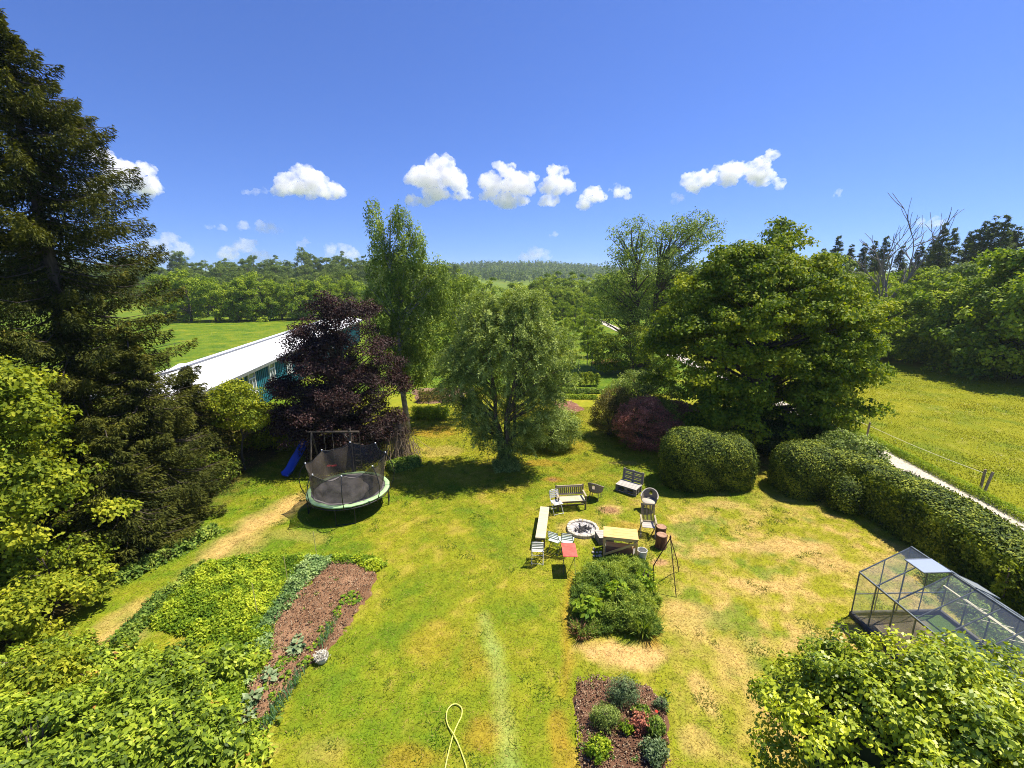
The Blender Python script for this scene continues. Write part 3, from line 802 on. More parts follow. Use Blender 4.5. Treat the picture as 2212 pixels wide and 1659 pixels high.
# big maple on the right
broad('maple_tree', 'massive green maple dominating the right middle, behind the clipped hornbeams', 'tree', (14.3, 25.4, 0),
      [(0, 0, 6.4, 4.6, 3.9, 4.3), (-3.0, 0, 5.6, 3.1, 2.9, 3.4), (2.7, -.6, 6.0, 2.9, 2.8, 3.0), (-1.2, .4, 9.2, 2.3, 2.2, 2.0), (2.0, .6, 9.0, 2.4, 2.2, 2.1), (3.4, -1.2, 3.4, 1.7, 1.6, 1.3), (-5.0, -.1, 4.9, 1.6, 1.6, 1.4), (-.4, -2.2, 4.0, 3.4, 1.8, 2.4), (3.7, -.6, 6.2, 1.4, 1.5, 1.2), (.2, .8, 10.4, 1.2, 1.2, 1.0), (2.2, -1.6, 3.0, 2.2, 1.6, 1.7), (3.0, .4, 8.6, 1.8, 1.6, 1.5), (-3.2, .2, 8.3, 2.0, 1.8, 1.7), (-.6, -1.8, 2.4, 3.6, 1.6, 1.9), (3.1, -.4, 4.6, 2.3, 2.0, 2.2)],
      2500, 80, .50, .165, .135, 31, G_MAPLE, r0=.34, H=10.5, share=.05, flat=.5, droop=.7, big=1.25, shell=.14)
broad('maple_tree', 'smaller maple leaning out of the big maple with a tuft above its top', 'tree', (17.8, 31.0, 0),
      [(0, 0, 8.2, 3.0, 2.6, 3.6), (-2.6, 0, 8.4, 2.2, 2.0, 2.8), (.4, 0, 12.0, 1.2, 1.2, 1.0), (2.4, 0, 7.0, 2.2, 2.0, 2.6)],
      480, 70, .6, .2, .16, 32, G_MAPLE, r0=.25, H=12, share=.06, big=1.3)
# tall sparse tree behind
rb = thing('ash_tree', 'tall sparse tree with dark forked trunk, standing left behind the big maple', 'tree', (14.2, 48.0, 0))
lob = [(0, 0, 9.5, 5.0, 4.0, 3.6), (-2.0, 0, 12.8, 2.6, 2.4, 3.0), (2.4, 0, 12.6, 3.2, 2.8, 3.0), (-3.9, 0, 7.0, 2.4, 2.4, 2.6), (5.0, 0, 14.2, 2.4, 2.2, 2.0), (3.4, 0, 8.6, 3.4, 2.8, 3.4), (-1.5, -.5, 5.5, 3.0, 2.4, 2.0)]
V, t, P, D = crown_broad(lob, 1250, 26, .55, .22, .12, 33, flat=.75, shell=.32, inner=.35, cut=.4, jitter=.7)
link_mesh('crown', np_mesh('crown', V, quads(len(V) // 4), tint=t), G_BIRCH, rb)
limbs((0, 0, 0), 15.5, P, .34, 33, share=.14, stems=2, rtw=.03, zfork=.25, maxn=110).build('trunk', BARK, rb, smooth=True)
# copper shrubs under the maple
broad('shrub', 'dusky red barberry shrub left of the clipped hornbeam', 'shrub', (7.3, 24.0, 0),
      [(0, 0, 1.5, 1.5, 1.3, 1.5), (.9, -.1, 1.1, 1.3, 1.2, 1.2), (.2, 0, 2.3, .9, .9, .8)], 420, 66, .30, .085, .05, 34, G_RED, r0=.03, stems=6, tname='stems')
broad('shrub', 'brown-green shrub on the left of the dusky red shrub', 'shrub', (6.0, 26.0, 0),
      [(0, 0, 1.4, 1.2, 1.2, 1.3), (.4, .3, 2.1, 1.0, 1.0, .9)], 230, 60, .32, .09, .055, 35, G_OLIVE, r0=.03, stems=6, tname='stems')
broad('shrub', 'grey-green bush behind the dusky red shrub', 'shrub', (8.4, 28.4, 0),
      [(0, 0, 2.0, 1.9, 1.5, 1.7), (-1.2, .3, 1.7, 1.2, 1.1, 1.3), (1.4, 0, 1.6, 1.5, 1.3, 1.5)], 330, 60, .40, .12, .07, 36, G_WILLOW, r0=.04, stems=5, tname='stems')
broad('shrub', 'dense bush at the foot of the tall sparse tree', 'shrub', (12.2, 44.5, 0),
      [(0, 0, 2.4, 2.6, 2.0, 2.4), (-2.4, 0, 2.2, 2.0, 1.8, 2.0), (2.4, 0, 2.2, 2.0, 1.8, 2.0)], 300, 55, .6, .2, .12, 37, G_MAPLE, r0=.05, stems=5, tname='stems')
broad('shrub', 'dark spreading shrub between the maple and the gravel path', 'shrub', (15.4, 23.1, 0),
      [(0, 0, 1.0, 1.9, 1.6, 1.0), (-1.8, .2, 1.0, 1.5, 1.4, 1.0), (1.3, -.6, .8, 1.2, 1.2, .8)], 420, 64, .34, .10, .06, 38, G_DARK, r0=.03, stems=5, tname='stems')

# -------- clipped shapes: dense leaf skin over a twiggy heart
def skin(fn, n, L, W, seed, tuft=0.05, lit=.0):
    """fn(n, rs) -> points, normals on the surface"""
    rs = np.random.RandomState(seed)
    C, N = fn(n, rs)
    k = fbm(C[:, 0] * 1.7 + C[:, 2] * 1.3, C[:, 1] * 1.7 - C[:, 2] * .9, seed) - .5
    C = C + N * (k[:, None] * .17 + rs.normal(0, tuft, (n, 1)))
    V = leaves(C, N + np.array([0, 0, .12]), L, W, rs, droop=.3, spread=.42)
    t = np.clip(.5 + k * .9 + rs.uniform(-.35, .35, n), 0, 1)
    return V, t
def ellip_fn(lobes, zmin=.05, p=2.6):
    L = np.array(lobes, float)
    def fn(n, rs):
        w = L[:, 3] * L[:, 5]; w = w / w.sum(); PP = []; NN = []; tot = 0
        while tot < n:
            k = rs.choice(len(L), n, p=w); d = unit(rs.normal(0, 1, (n, 3)))
            s = 1 / (np.abs(d) ** p).sum(1) ** (1 / p)
            q = d * s[:, None]; P = L[k, :3] + q * L[k, 3:6]
            N = unit(np.sign(q) * np.abs(q) ** (p - 1) / L[k, 3:6])
            ok = P[:, 2] > zmin
            for j in range(len(L)):
                e = (np.abs((P - L[j, :3]) / L[j, 3:6]) ** p).sum(1)
                ok &= ~((e < .92) & (k != j))
            PP.append(P[ok]); NN.append(N[ok]); tot += ok.sum()
        return np.concatenate(PP)[:n], np.concatenate(NN)[:n]
    return fn
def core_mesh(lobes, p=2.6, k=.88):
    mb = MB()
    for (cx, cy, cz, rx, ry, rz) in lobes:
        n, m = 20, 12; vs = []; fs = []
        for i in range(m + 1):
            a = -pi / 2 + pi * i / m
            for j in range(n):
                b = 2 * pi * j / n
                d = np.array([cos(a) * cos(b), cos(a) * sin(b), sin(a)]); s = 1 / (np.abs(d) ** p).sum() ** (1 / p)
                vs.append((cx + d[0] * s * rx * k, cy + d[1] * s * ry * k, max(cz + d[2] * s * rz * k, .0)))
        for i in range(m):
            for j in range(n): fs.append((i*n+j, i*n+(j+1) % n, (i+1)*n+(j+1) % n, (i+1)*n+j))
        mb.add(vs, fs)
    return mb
def clipped(name, label, cat, base, lobes, n, L, W, seed, mat=G_HEDGE, group=None, p=3.1, rz=0, tuft=.05):
    r = thing(name, label, cat, base, rz, group)
    V, t = skin(ellip_fn(lobes, p=p), n, L, W, seed, tuft)
    link_mesh('foliage', np_mesh('foliage', V, quads(len(V) // 4), tint=t), mat, r)
    core_mesh(lobes, p).build('twigs', CORE, r, smooth=True)
    return r
clipped('clipped_hornbeam', 'wide clipped hornbeam of two merged domes on the lawn edge', 'shrub', (9.1, 19.6, 0),
        [(-.72, 0, .95, 1.3, 1.2, 1.6), (.85, .1, .85, 1.3, 1.15, 1.42)], 36000, .09, .055, 41)
clipped('clipped_hornbeam', 'single round clipped hornbeam dome beside the hedge', 'shrub', (13.45, 18.9, 0),
        [(0, 0, .75, 1.38, 1.2, 1.38)], 22000, .09, .055, 42)
clipped('shrub', 'small leafy bush in front of the round clipped dome', 'shrub', (13.9, 17.0, 0),
        [(0, 0, .5, .55, .5, .75), (.1, .4, .5, .5, .5, .8)], 7000, .09, .055, 43, tuft=.1, p=2)
# long hedge along the path
def hedge_fn(x0, x1, y0, y1, h):
    def fn(n, rs):
        A = [(y1 - y0) * h, (y1 - y0) * (x1 - x0), (y1 - y0) * h, (x1 - x0) * h]
        A = np.array(A) / sum(A); k = rs.choice(4, n, p=A)
        P = np.stack([rs.uniform(x0, x1, n), rs.uniform(y0, y1, n), rs.uniform(0.05, h, n)], 1); N = np.zeros((n, 3))
        P[k == 0, 0] = x0; N[k == 0, 0] = -1
        P[k == 1, 2] = h; N[k == 1, 2] = 1
        P[k == 2, 0] = x1; N[k == 2, 0] = 1
        P[k == 3, 1] = y1; N[k == 3, 1] = 1
        # rounded shoulders and an uneven top
        cx = (x0 + x1) / 2; e = np.clip((P[:, 2] - h * .75) / (h * .25), 0, 1) ** 2
        P[:, 0] = cx + (P[:, 0] - cx) * (1 - .22 * e)
        top = k == 1
        P[top, 2] -= .28 * (np.abs(P[top, 0] - cx) / (x1 - x0) * 2) ** 3
        P[:, 2] *= 1 + (fbm(P[:, 1] * .35, P[:, 0] * .3, 6) - .5) * .35
        return P, N
    return fn
hr = thing('hedge', 'long dense green hedge running beside the gravel path to the right edge', 'hedge', (0, 0, 0))
V, t = skin(hedge_fn(14.4, 16.45, 5.5, 19.4, 1.62), 120000, .105, .065, 44, tuft=.08)
link_mesh('foliage', np_mesh('foliage', V, quads(len(V) // 4), tint=t), G_HEDGE, hr)
mb = MB(); mb.box((15.3, 12.4, .62), (1.4, 13.4, 1.24)); mb.build('twigs', CORE, hr)
broad('shrub', 'pale-leaved elder bush at the far end of the hedge', 'shrub', (15.9, 20.3, 0), [(0, 0, 1.3, 1.3, 1.0, 1.1), (.8, -.5, 1.2, .9, .9, .9)], 230, 60, .3, .10, .07, 45, G_WILLOW, r0=.03, stems=4, tname='stems')
broad('shrub', 'upright sprig growing out between hedge and greenhouse', 'shrub', (14.3, 11.2, 0), [(0, 0, .9, .22, .22, .7)], 30, 50, .15, .09, .06, 46, G_YELLOW, r0=.015, stems=2, tname='stems')

# -------- foreground crown at the lower right
def leafy(name, label, cat, base, lobes, nclump, per, cr, L, W, seed, mat, **kw):
    return broad(name, label, cat, base, lobes, nclump, per, cr, L, W, seed, mat, **kw)
HL = [(-1.15, .1, 2.25, 1.2, 1.3, 1.6), (-.4, .25, 2.5, 1.3, 1.3, 1.6), (.6, .1, 2.15, 1.4, 1.2, 1.6), (1.9, -.2, 2.15, 1.4, 1.3, 1.6), (-.9, -.9, 2.0, 1.3, 1.3, 1.6), (.7, -.7, 2.4, 1.5, 1.3, 1.5), (2.3, -1.0, 2.3, 1.4, 1.3, 1.6), (-1.2, -1.4, 1.2, 1.3, 1.1, 1.3), (.3, -1.6, 1.6, 1.4, 1.0, 1.3), (1.6, -1.9, 1.7, 1.4, 1.0, 1.3)]
hb = leafy('hornbeam_tree', 'bright leafy hornbeam top filling the bottom right corner', 'tree', (6.6, 5.2, 0), HL,
      2500, 74, .20, .082, .056, 51, G_GLOSS, r0=.1, H=3.4, stems=4, share=.05, flat=.8, droop=.45, spread=.6, upn=.7, big=.62, shell=.13, inner=.04, cut=.8)
core_mesh(HL, 2.0, .66).build('twigs', CORE, hb, smooth=True)

# ================================================================== FARTHER TREES, HOUSE, FENCES
def far_variant(seed, R, H, kind='round'):
    rs = np.random.RandomState(seed)
    lobes = [(0, 0, H * .47, R * .85, R * .85, H * .43)]
    for k in range(7):
        a = rs.uniform(0, 2 * pi); q = rs.uniform(.35, .7) * R
        lobes.append((cos(a) * q, sin(a) * q, H * rs.uniform(.2, .7), R * rs.uniform(.4, .6), R * rs.uniform(.4, .6), H * rs.uniform(.17, .27)))
    lobes.append((rs.uniform(-.2, .2) * R, rs.uniform(-.2, .2) * R, H * .82, R * .4, R * .4, H * .18))
    V, t, P, D = crown_broad(lobes, 480, 26, R * .13, R * .065, R * .05, seed, flat=.6, shell=.12, inner=.08, zmin=.3, jitter=.6, big=R * .26)
    return V, t, limbs((0, 0, 0), H * .9, P, R * .05, seed, share=.06)
FARV = {}
def far_tree(x, y, s, k, label, group, mat, name='field_tree', cat='tree', z=0, rz=None, sq=1.0):
    key = (k, mat.name)
    if key not in FARV:
        V, t, w = far_variant(100 + k, 5.0, 11.0)
        r = thing(name, label, cat, (0, 0, 0))
        link_mesh('crown', np_mesh('crown', V, quads(len(V) // 4), tint=t), mat, r)
        w.build('trunk', BARK, r, smooth=True)
        FARV[key] = r; o = r
    else:
        o = copy_tree(FARV[key])
        o.name = name
    o.location = (x, y, z); o.rotation_euler = (0, 0, rz if rz is not None else random.uniform(0, 6.28)); o.scale = (s, s, s * sq)
    o['label'] = label; o['category'] = cat
    if group: o['group'] = group
    elif 'group' in o: del o['group']
    return o
CONV = {}
def conifer(x, y, s, k, label, group, z=0, name='fir_tree'):
    if k not in CONV:
        H = 16
        V, t, w = spruce_mesh(H, prof([(0, 3.0), (4, 3.0), (9, 2.2), (14, .9), (16, .05)]), 200 + k, whorl=.75, nb=6, dens=34, L=.42, W=.16, zlo=1.2)
        r = thing(name, label, 'tree', (0, 0, 0))
        link_mesh('needles', np_mesh('needles', V, quads(len(V) // 4), tint=t), G_CONIF, r)
        w.build('trunk', BARK, r, smooth=True); CONV[k] = r; o = r
    else: o = copy_tree(CONV[k])
    o.location = (x, y, z); o.rotation_euler = (0, 0, random.uniform(0, 6.28)); o.scale = (s, s, s)
    o['label'] = label; o['group'] = group
    return o
def gz(x, y): return float(terrain(np.array([x], float), np.array([y], float))[0])
# row of round trees closing the left meadow
LT = [(330, 695, 585, 1.0), (385, 697, 582, 1.3), (440, 697, 596, 1.0), (492, 697, 612, .75), (520, 696, 600, .8), (548, 695, 588, 1.15), (590, 694, 608, .8), (625, 693, 600, .9), (655, 690, 600, .9), (700, 690, 596, 1.0), (745, 688, 600, 1.0)]
for i, (u, vb, vt, w) in enumerate(LT):
    p = g(u, vb); top = atY(u, vt, p[1] + 3)
    s = top[2] / 11.0
    far_tree(p[0], p[1] + 4, s * w ** .3, i % 4, 'round green tree in the row closing the far left meadow', 'round trees along the far edge of the left meadow', G_FAR, sq=1 / w ** .3)
for i in range(9):
    u = 325 + i * 50; p = g(u, 690)
    far_tree(p[0], p[1] + 12, random.uniform(.7, .95), (i + 1) % 4, 'round green tree in the row closing the far left meadow', 'round trees along the far edge of the left meadow', G_FAR)
# wooded ridge on the left
random.seed(5)
lab = 'dark green tree of the wooded ridge behind the left meadow'
for row, (Y0, n) in enumerate([(168, 26), (195, 28), (222, 30), (250, 32), (278, 34)]):
    for i in range(n):
        x = -240 + (235) * (i + random.uniform(-.4, .4)) / n * 1.02; x *= Y0 / 222
        y = Y0 + random.uniform(-9, 9)
        u = 1106 + 968 * x / (y * CP)
        if u > 1010: continue
        far_tree(x, y, random.uniform(.72, 1.15) * (1.0 if row < 4 else 1.12), random.randrange(4), lab, 'trees of the wooded ridge on the left', G_FAR2, z=gz(x, y) - .5, sq=random.uniform(.85, 1.1))
for i, (u, h) in enumerate([(395, 1.5), (655, 1.6), (672, 1.3), (742, 1.45), (552, 1.25)]):
    p = atY(u, 600, 282)
    far_tree(p[0], 282, h * .75, i % 4, lab, 'trees of the wooded ridge on the left', G_FAR2, z=gz(p[0], 282), sq=1.35)
# hedgerow and tree band across the middle distance
lab = 'green tree in the band crossing the middle distance'
for (u, vb, vt, w, yy) in [(960, 660, 590, 1, 120), (1010, 660, 592, 1, 126), (1060, 660, 596, 1, 120), (1110, 655, 606, 1, 128), (1175, 655, 588, 1.1, 140), (1200, 655, 583, 1.2, 150), (1235, 652, 584, 1.1, 140), (1262, 655, 590, .9, 145), (1290, 650, 592, 1, 150), (1325, 650, 590, 1.1, 135), (1222, 662, 618, .6, 118), (1200, 662, 620, .55, 115), (1246, 664, 622, .5, 112), (1350, 655, 585, 1.2, 120), (1380, 655, 590, 1.2, 126), (1330, 655, 588, 1.2, 112), (1405, 655, 590, 1.2, 110), (1440, 655, 585, 1.3, 115), (1300, 664, 628, .6, 108)]:
    t = atY(u, vt, yy); far_tree(t[0], yy, t[2] / 11.0, random.randrange(4), lab, 'trees in the band across the middle distance', G_FAR, sq=1.0)
# right-hand wood behind the pasture: individual broadleaf trees in front
lab = 'broadleaf tree at the wood edge behind the right pasture'
for (u, vt, Y, w) in [(1870, 640, 47, .75), (1935, 612, 52, .9), (1990, 606, 51, .95), (2050, 625, 49, .85), (2110, 620, 46, .9), (2165, 555, 46, 1.1), (2215, 525, 44, 1.2), (2260, 540, 42, 1.1), (1890, 560, 62, 1), (1960, 540, 66, 1), (2040, 545, 64, 1), (2090, 520, 68, 1.05), (1830, 560, 64, 1), (2300, 560, 40, 1), (1780, 540, 70, 1.1), (1720, 545, 74, 1.1), (1850, 530, 76, 1), (1915, 560, 58, .9)]:
    t = atY(u, vt, Y)
    far_tree(t[0], Y, t[2] / 11.0 * (w ** .2 if Y < 55 else .84), random.randrange(4), lab, 'broadleaf trees at the edge of the right wood', G_FAR if Y < 67 else G_FAR2)
lab = 'low dark bush at the foot of the right wood'
for (u, v) in [(1915, 782), (1950, 776), (1990, 778), (2030, 784), (2065, 790), (2100, 798), (2140, 806), (2180, 816), (2215, 825), (2255, 835)]:
    p = g(u, v - 5); far_tree(p[0] + .5, p[1] + 2.2, .33 + random.uniform(0, .1), random.randrange(4), lab, 'low bushes at the foot of the right wood', G_FAR2, name='bush', cat='bush', sq=1.1)
lab = 'dark conifer of the right-hand wood'
rs_ = random.Random(8)
for (u, vt, Y) in [(1812, 507, 92), (1840, 522, 100), (1868, 520, 96), (1890, 516, 105), (1915, 508, 92), (1990, 520, 90), (2042, 495, 86), (2062, 505, 92), (2095, 512, 95), (2128, 492, 84), (2150, 482, 82), (2172, 480, 80), (2200, 500, 86), (2225, 505, 84), (2250, 498, 80), (1780, 530, 104), (1950, 525, 100), (2020, 518, 98), (2110, 505, 90), (2185, 495, 90), (1705, 545, 110), (2290, 500, 82)]:
    t = atY(u, vt + (14 if u < 2000 else 0), Y); conifer(t[0], Y, t[2] / 16.0 * 1.06, rs_.randrange(3), lab, 'dark conifers of the right-hand wood')
# dead bare tree
dt = thing('dead_tree', 'bare dead tree with grey forked branches above the right wood', 'tree', (0, 0, 0))
b = atY(1925, 640, 55); mb = MB(); rs = np.random.RandomState(9)
dt.location = (b[0] - .6, 55, 0); dt.scale = (.9, .9, .98)
def dead(p, d, l, r, depth):
    pts = [p]; q = Vector(p); dd = Vector(d).normalized()
    for k in range(5):
        dd = (dd + Vector(rs.normal(0, .09, 3)) + Vector((0, 0, .06))).normalized(); q = q + dd * l / 5; pts.append(q.copy())
    mb.tube(pts, [r * (1 - .11 * k) + .012 for k in range(6)], 6 if depth < 2 else 4, cap=False)
    if depth < 4:
        for k in range(3):
            j = rs.randint(2, 6)
            nd = (dd + Vector(rs.normal(0, .42, 3))).normalized(); nd.z = abs(nd.z) * .9 + .2
            dead(pts[j], nd, l * rs.uniform(.55, .8), r * .55, depth + 1)
dead(Vector((0, 0, 0)), (.1, 0, 1), 6.5, .3, 0)
dead(Vector((0, 0, 5.5)), (-.75, 0, .9), 5.0, .15, 1)
dead(Vector((.2, 0, 6.0)), (.55, 0, 1), 6.5, .17, 1)
mb.build('trunk', BARK_DEAD, dt, smooth=True)
# the far wooded hill: reads as one mass
def distant():
    rs = np.random.RandomState(77); n = 5200
    x = rs.uniform(-420, 620, n); y = rs.uniform(620, 1150, n)
    z = terrain(x, y)
    cx = np.repeat(x, 26); cy = np.repeat(y, 26); cz = np.repeat(z, 26); m = len(cx)
    d = unit(rs.normal(0, 1, (m, 3))); R = np.repeat(rs.uniform(3.2, 5.5, n), 26)
    con = np.repeat(rs.rand(n) < .5, 26)
    hh = np.abs(d[:, 2]) * R * np.where(con, 2.6, 1.5)
    rr = np.where(con, R * .55 * (1 - np.abs(d[:, 2])), R)
    C = np.stack([cx + d[:, 0] * rr, cy + d[:, 1] * rr, cz + 3 + hh], 1)
    V = leaves(C, d + [0, 0, .5], 3.0, 2.2, rs, 0, .5)
    return V, np.clip(np.repeat(rs.uniform(.1, .9, n), 26) * (1 - .3 * con) + rs.uniform(-.15, .15, m), 0, 1)
V, t = distant()
o = link_mesh('distant_forest', np_mesh('distant_forest', V, quads(len(V) // 4), tint=t), G_FAR2)
tag(o, 'far-off forest covering the hill on the horizon', 'forest', kind='stuff')

# -------- orchard behind the garden
random.seed(4)
lab = 'small young fruit tree in the orchard strip behind the garden'
for (u, v, s) in [(1228, 745, 1.0), (1262, 730, 1.3), (1283, 742, 1.0), (1243, 710, 1.3), (1215, 700, 1.4), (1268, 770, .9), (1205, 760, .8), (1255, 690, 1.6), (1180, 740, 1.0), (1285, 700, 1.5), (1225, 680, 1.8), (1190, 700, 1.2), (1020, 700, 1.5), (1060, 690, 1.6), (975, 720, 1.3)]:
    p = g(u, v); far_tree(p[0], p[1], .22 * s + .06, random.randrange(4), lab, 'young fruit trees of the orchard strip', G_FAR, name='fruit_tree', sq=1.25)
POST = mat_std('weathered_post', (.16, .13, .10), (.34, .28, .21), rough=.9, scale=7, stretch=(1, 1, .2), bump=.4)
def post(name, label, x, y, h, r=.04, group=None, lean=(0, 0), mat=POST, cat='post', z=0):
    mb = MB(); mb.tube([(0, 0, -.15), (lean[0] * .5, lean[1] * .5, h * .5), (lean[0], lean[1], h)], [r, r * .97, r * .9], 9)
    o = mb.build(name, mat); o.location = (x, y, z)
    return tag(o, label, cat, group)
for (u, v, h) in [(1250, 800, 1.3), (1278, 795, 1.6), (1286, 798, 1.6), (1291, 796, 1.7), (1214, 797, 1.2), (1268, 790, 1.3), (1236, 792, 1.1)]:
    p = g(u, v); post('garden_stake', 'dark upright stake at the back edge of the kitchen garden', p[0], p[1], h, .045, 'stakes at the back of the kitchen garden')
# rows of low berry plants
def hump_row(name, label, cat, a, b, w, h, n, L, W, seed, mat, group=None, gap=0):
    a = np.array(g(*a)); b = np.array(g(*b)); rs = np.random.RandomState(seed)
    m = int(n); s = rs.rand(m)
    if gap: s = (np.floor(s * gap) + .5 + np.clip(rs.normal(0, .2, m), -.5, .5)) / gap
    C = a + (b - a) * s[:, None]; dirn = unit((b - a)[None])[0]; side = np.array([-dirn[1], dirn[0], 0])
    q = rs.normal(0, .45, m).clip(-1, 1); C = C + side * (q * w)[:, None]
    k = fbm(s * 14 + seed, q * 2 + 3, seed)
    C[:, 2] = rs.rand(m) ** .6 * h * np.sqrt(1 - q * q * .9) * (.6 + .7 * k) + .02
    C0 = a.copy(); C = C - C0
    V = leaves(C, np.array([[0, 0, 1.0]]) + np.stack([side[0] * q, side[1] * q, q * 0], 1), L, W, rs, .3, .7)
    o = link_mesh(name, np_mesh(name, V, quads(m), tint=np.clip(k * .8 + .1 + rs.uniform(-.25, .25, m), 0, 1)), mat)
    o.location = tuple(C0)
    return tag(o, label, cat, group)
hump_row('berry_row', 'dark row of knee-high berry bushes across the back garden', 'plant row', (1140, 830), (1296, 832), .5, 1.1, 9000, .13, .07, 3, G_MAPLE, gap=13)
hump_row('strawberry_row', 'low green planted row in front of the berry bushes', 'plant row', (1150, 846), (1300, 848), .35, .35, 4500, .12, .07, 4, G_HERB)
hump_row('potato_row', 'nearest low planted row of the back garden, beside the red soil', 'plant row', (1150, 858), (1290, 862), .35, .35, 4500, .12, .07, 5, G_BRIGHT)
hump_row('perennial_row', 'yellow-green clump of perennials between birch and willow', 'plants', (893, 902), (968, 902), .6, .8, 5200, .22, .035, 6, G_BRIGHT)
hump_row('perennial_row', 'brownish row of dry perennials behind the yellow-green clump', 'plants', (905, 868), (960, 862), .7, .9, 3000, .18, .04, 7, G_OLIVE)
hump_row('tall_grass', 'fringe of long grass and weeds on the verge between gravel path and pasture', 'grass', (2290, 1165), (1850, 935), .35, .32, 16000, .16, .02, 8, G_BRIGHT)['kind'] = 'stuff'
hump_row('undergrowth', 'ragged green weeds along the foot of the spruces', 'undergrowth', (250, 1262), (470, 1148), .35, .4, 2600, .12, .07, 9, G_HERB)['kind'] = 'stuff'
hump_row('undergrowth', 'ivy and weeds below the birch and the stick pile', 'undergrowth', (840, 1015), (905, 1000), .6, .4, 5000, .12, .06, 10, G_HERB)['kind'] = 'stuff'
hump_row('undergrowth', 'weeds around the foot of the willow trunks', 'undergrowth', (1065, 1015), (1120, 1012), .45, .5, 4000, .12, .05, 15, G_WILLOW)['kind'] = 'stuff'
def pasture_blades():
    rs = np.random.RandomState(55); n = 150000
    y = 12 + 34 * rs.rand(n) ** 1.3; x = 21.3 + rs.rand(n) * 26
    k = x < y * 1.25 + 4; x = x[k]; y = y[k]; n = len(x)
    cl = fbm(x * .5, y * .5, 91); c = pasture_colour(x, y) * rs.uniform(.75, 1.8, n)[:, None]
    fl = rs.rand(n) < .012; c[fl] = [.8, .78, .5]
    h = rs.uniform(.03, .075, n) * (.6 + cl); w = rs.uniform(.014, .03, n); a = rs.uniform(0, 2 * pi, n); z = -.03
    V = np.empty((n, 3, 3)); ln = rs.normal(0, .05, (n, 2))
    V[:, 0] = np.stack([x - np.cos(a) * w, y - np.sin(a) * w, z + 0 * x], 1); V[:, 1] = np.stack([x + np.cos(a) * w, y + np.sin(a) * w, z + 0 * x], 1)
    V[:, 2] = np.stack([x + ln[:, 0], y + ln[:, 1], z + h], 1)
    o = link_mesh('pasture_grass', np_mesh('pasture_grass', V.reshape(-1, 3), np.arange(3 * n).reshape(-1, 3), col=c), MATS['grass_blades'])
    tag(o, 'longer yellow-green grass of the pasture beyond the path', 'grass', kind='stuff')
pasture_blades()
def clods(poly, n, seed, label):
    rs = np.random.RandomState(seed); xs = [p[0] for p in poly]; ys = [p[1] for p in poly]
    x = rs.uniform(min(xs), max(xs), n * 2); y = rs.uniform(min(ys), max(ys), n * 2); k = inpoly(x, y, poly); x = x[k]; y = y[k]; n = len(x)
    C = np.stack([x, y, np.full(n, .10) + rs.uniform(-.02, .02, n)], 1); s = rs.uniform(.008, .026, n)[:, None, None]
    T = unit(rs.normal(0, 1, (n, 3))); B = unit(np.cross(T, rs.normal(0, 1, (n, 3)))); N = np.cross(T, B)
    oc = np.stack([T, -T, B, -B, N * .7, -N * .7], 1) * s + C[:, None, :]
    f = np.array([[0, 2, 4], [2, 1, 4], [1, 3, 4], [3, 0, 4], [2, 0, 5], [1, 2, 5], [3, 1, 5], [0, 3, 5]])
    Q = (f[None] + (np.arange(n) * 6)[:, None, None]).reshape(-1, 3)
    base = np.where(rs.rand(n, 1) < .25, np.array([[.5, .38, .24]]), np.array([[.26, .15, .085]])) * rs.uniform(.6, 1.3, (n, 1))
    o = link_mesh('soil_clods', np_mesh('soil_clods', oc.reshape(-1, 3), Q, col=np.repeat(base, 8, 0)), MATS['soil'])
    tag(o, label, 'soil crumbs', kind='stuff')
clods(veg_poly, 3500, 3, 'crumbs of soil and straw on the left bed')
clods(bed_poly, 2200, 4, 'crumbs of soil and small pebbles on the near bed')
# heap of reddish dry cuttings
def heap(name, label, cat, base, R, h, n, L, W, seed, mat, sticks=None):
    rs = np.random.RandomState(seed); a = rs.uniform(0, 2*pi, n); q = np.sqrt(rs.rand(n)) * R
    C = np.stack([np.cos(a) * q * 1.2, np.sin(a) * q, h * (1 - (q / R) ** 2) * rs.uniform(.5, 1, n) + .03], 1)
    V = leaves(C, np.tile([0, 0, 1.0], (n, 1)), L, W, rs, 0, .5)
    o = link_mesh(name, np_mesh(name, V, quads(n), tint=rs.rand(n)), mat); o.location = base
    return tag(o, label, cat)
M_DRY = mat_leaf('dry_cuttings', [(.1, (.10, .035, .018)), (.5, (.26, .11, .06)), (1, (.45, .25, .15))], trans=.1)
heap('leaf_heap', 'heap of reddish-brown dry cuttings in the shade right of the dusky red shrub', 'heap', g(1458, 892), 1.5, .9, 7000, .17, .06, 4, M_DRY)
heap('hay_heap', 'low yellowish heap of dry grass beyond the back garden', 'heap', g(1312, 786), 1.5, .5, 4000, .2, .04, 5, mat_leaf('hay', [(.1, (.3, .19, .07)), (1, (.55, .40, .16))], trans=.2))
# cone of dead sticks leaning round the birch
mb = MB(); rs = np.random.RandomState(19)
for k in range(260):
    a = rs.uniform(0, 2 * pi); r = abs(rs.normal(0, .65)) + .1; h = rs.uniform(.8, 2.5) * (1 - min(r, 1.2) * .25)
    b = Vector((cos(a) * r, sin(a) * r, 0)); a2 = a + rs.normal(0, .6)
    tp = Vector((cos(a2) * r * .45, sin(a2) * r * .45, h))
    mid = b.lerp(tp, .5) + Vector(rs.normal(0, .09, 3))
    mb.tube([b, mid, tp], [.013, .010, .004], 4, cap=False)
o = mb.build('stick_pile', mat_std('dry_sticks', (.16, .11, .07), (.34, .26, .18), rough=.95, scale=12, bump=.2)); o.location = g(868, 985)
tag(o, 'cone-shaped pile of dry brown sticks behind the trampoline', 'stick pile')

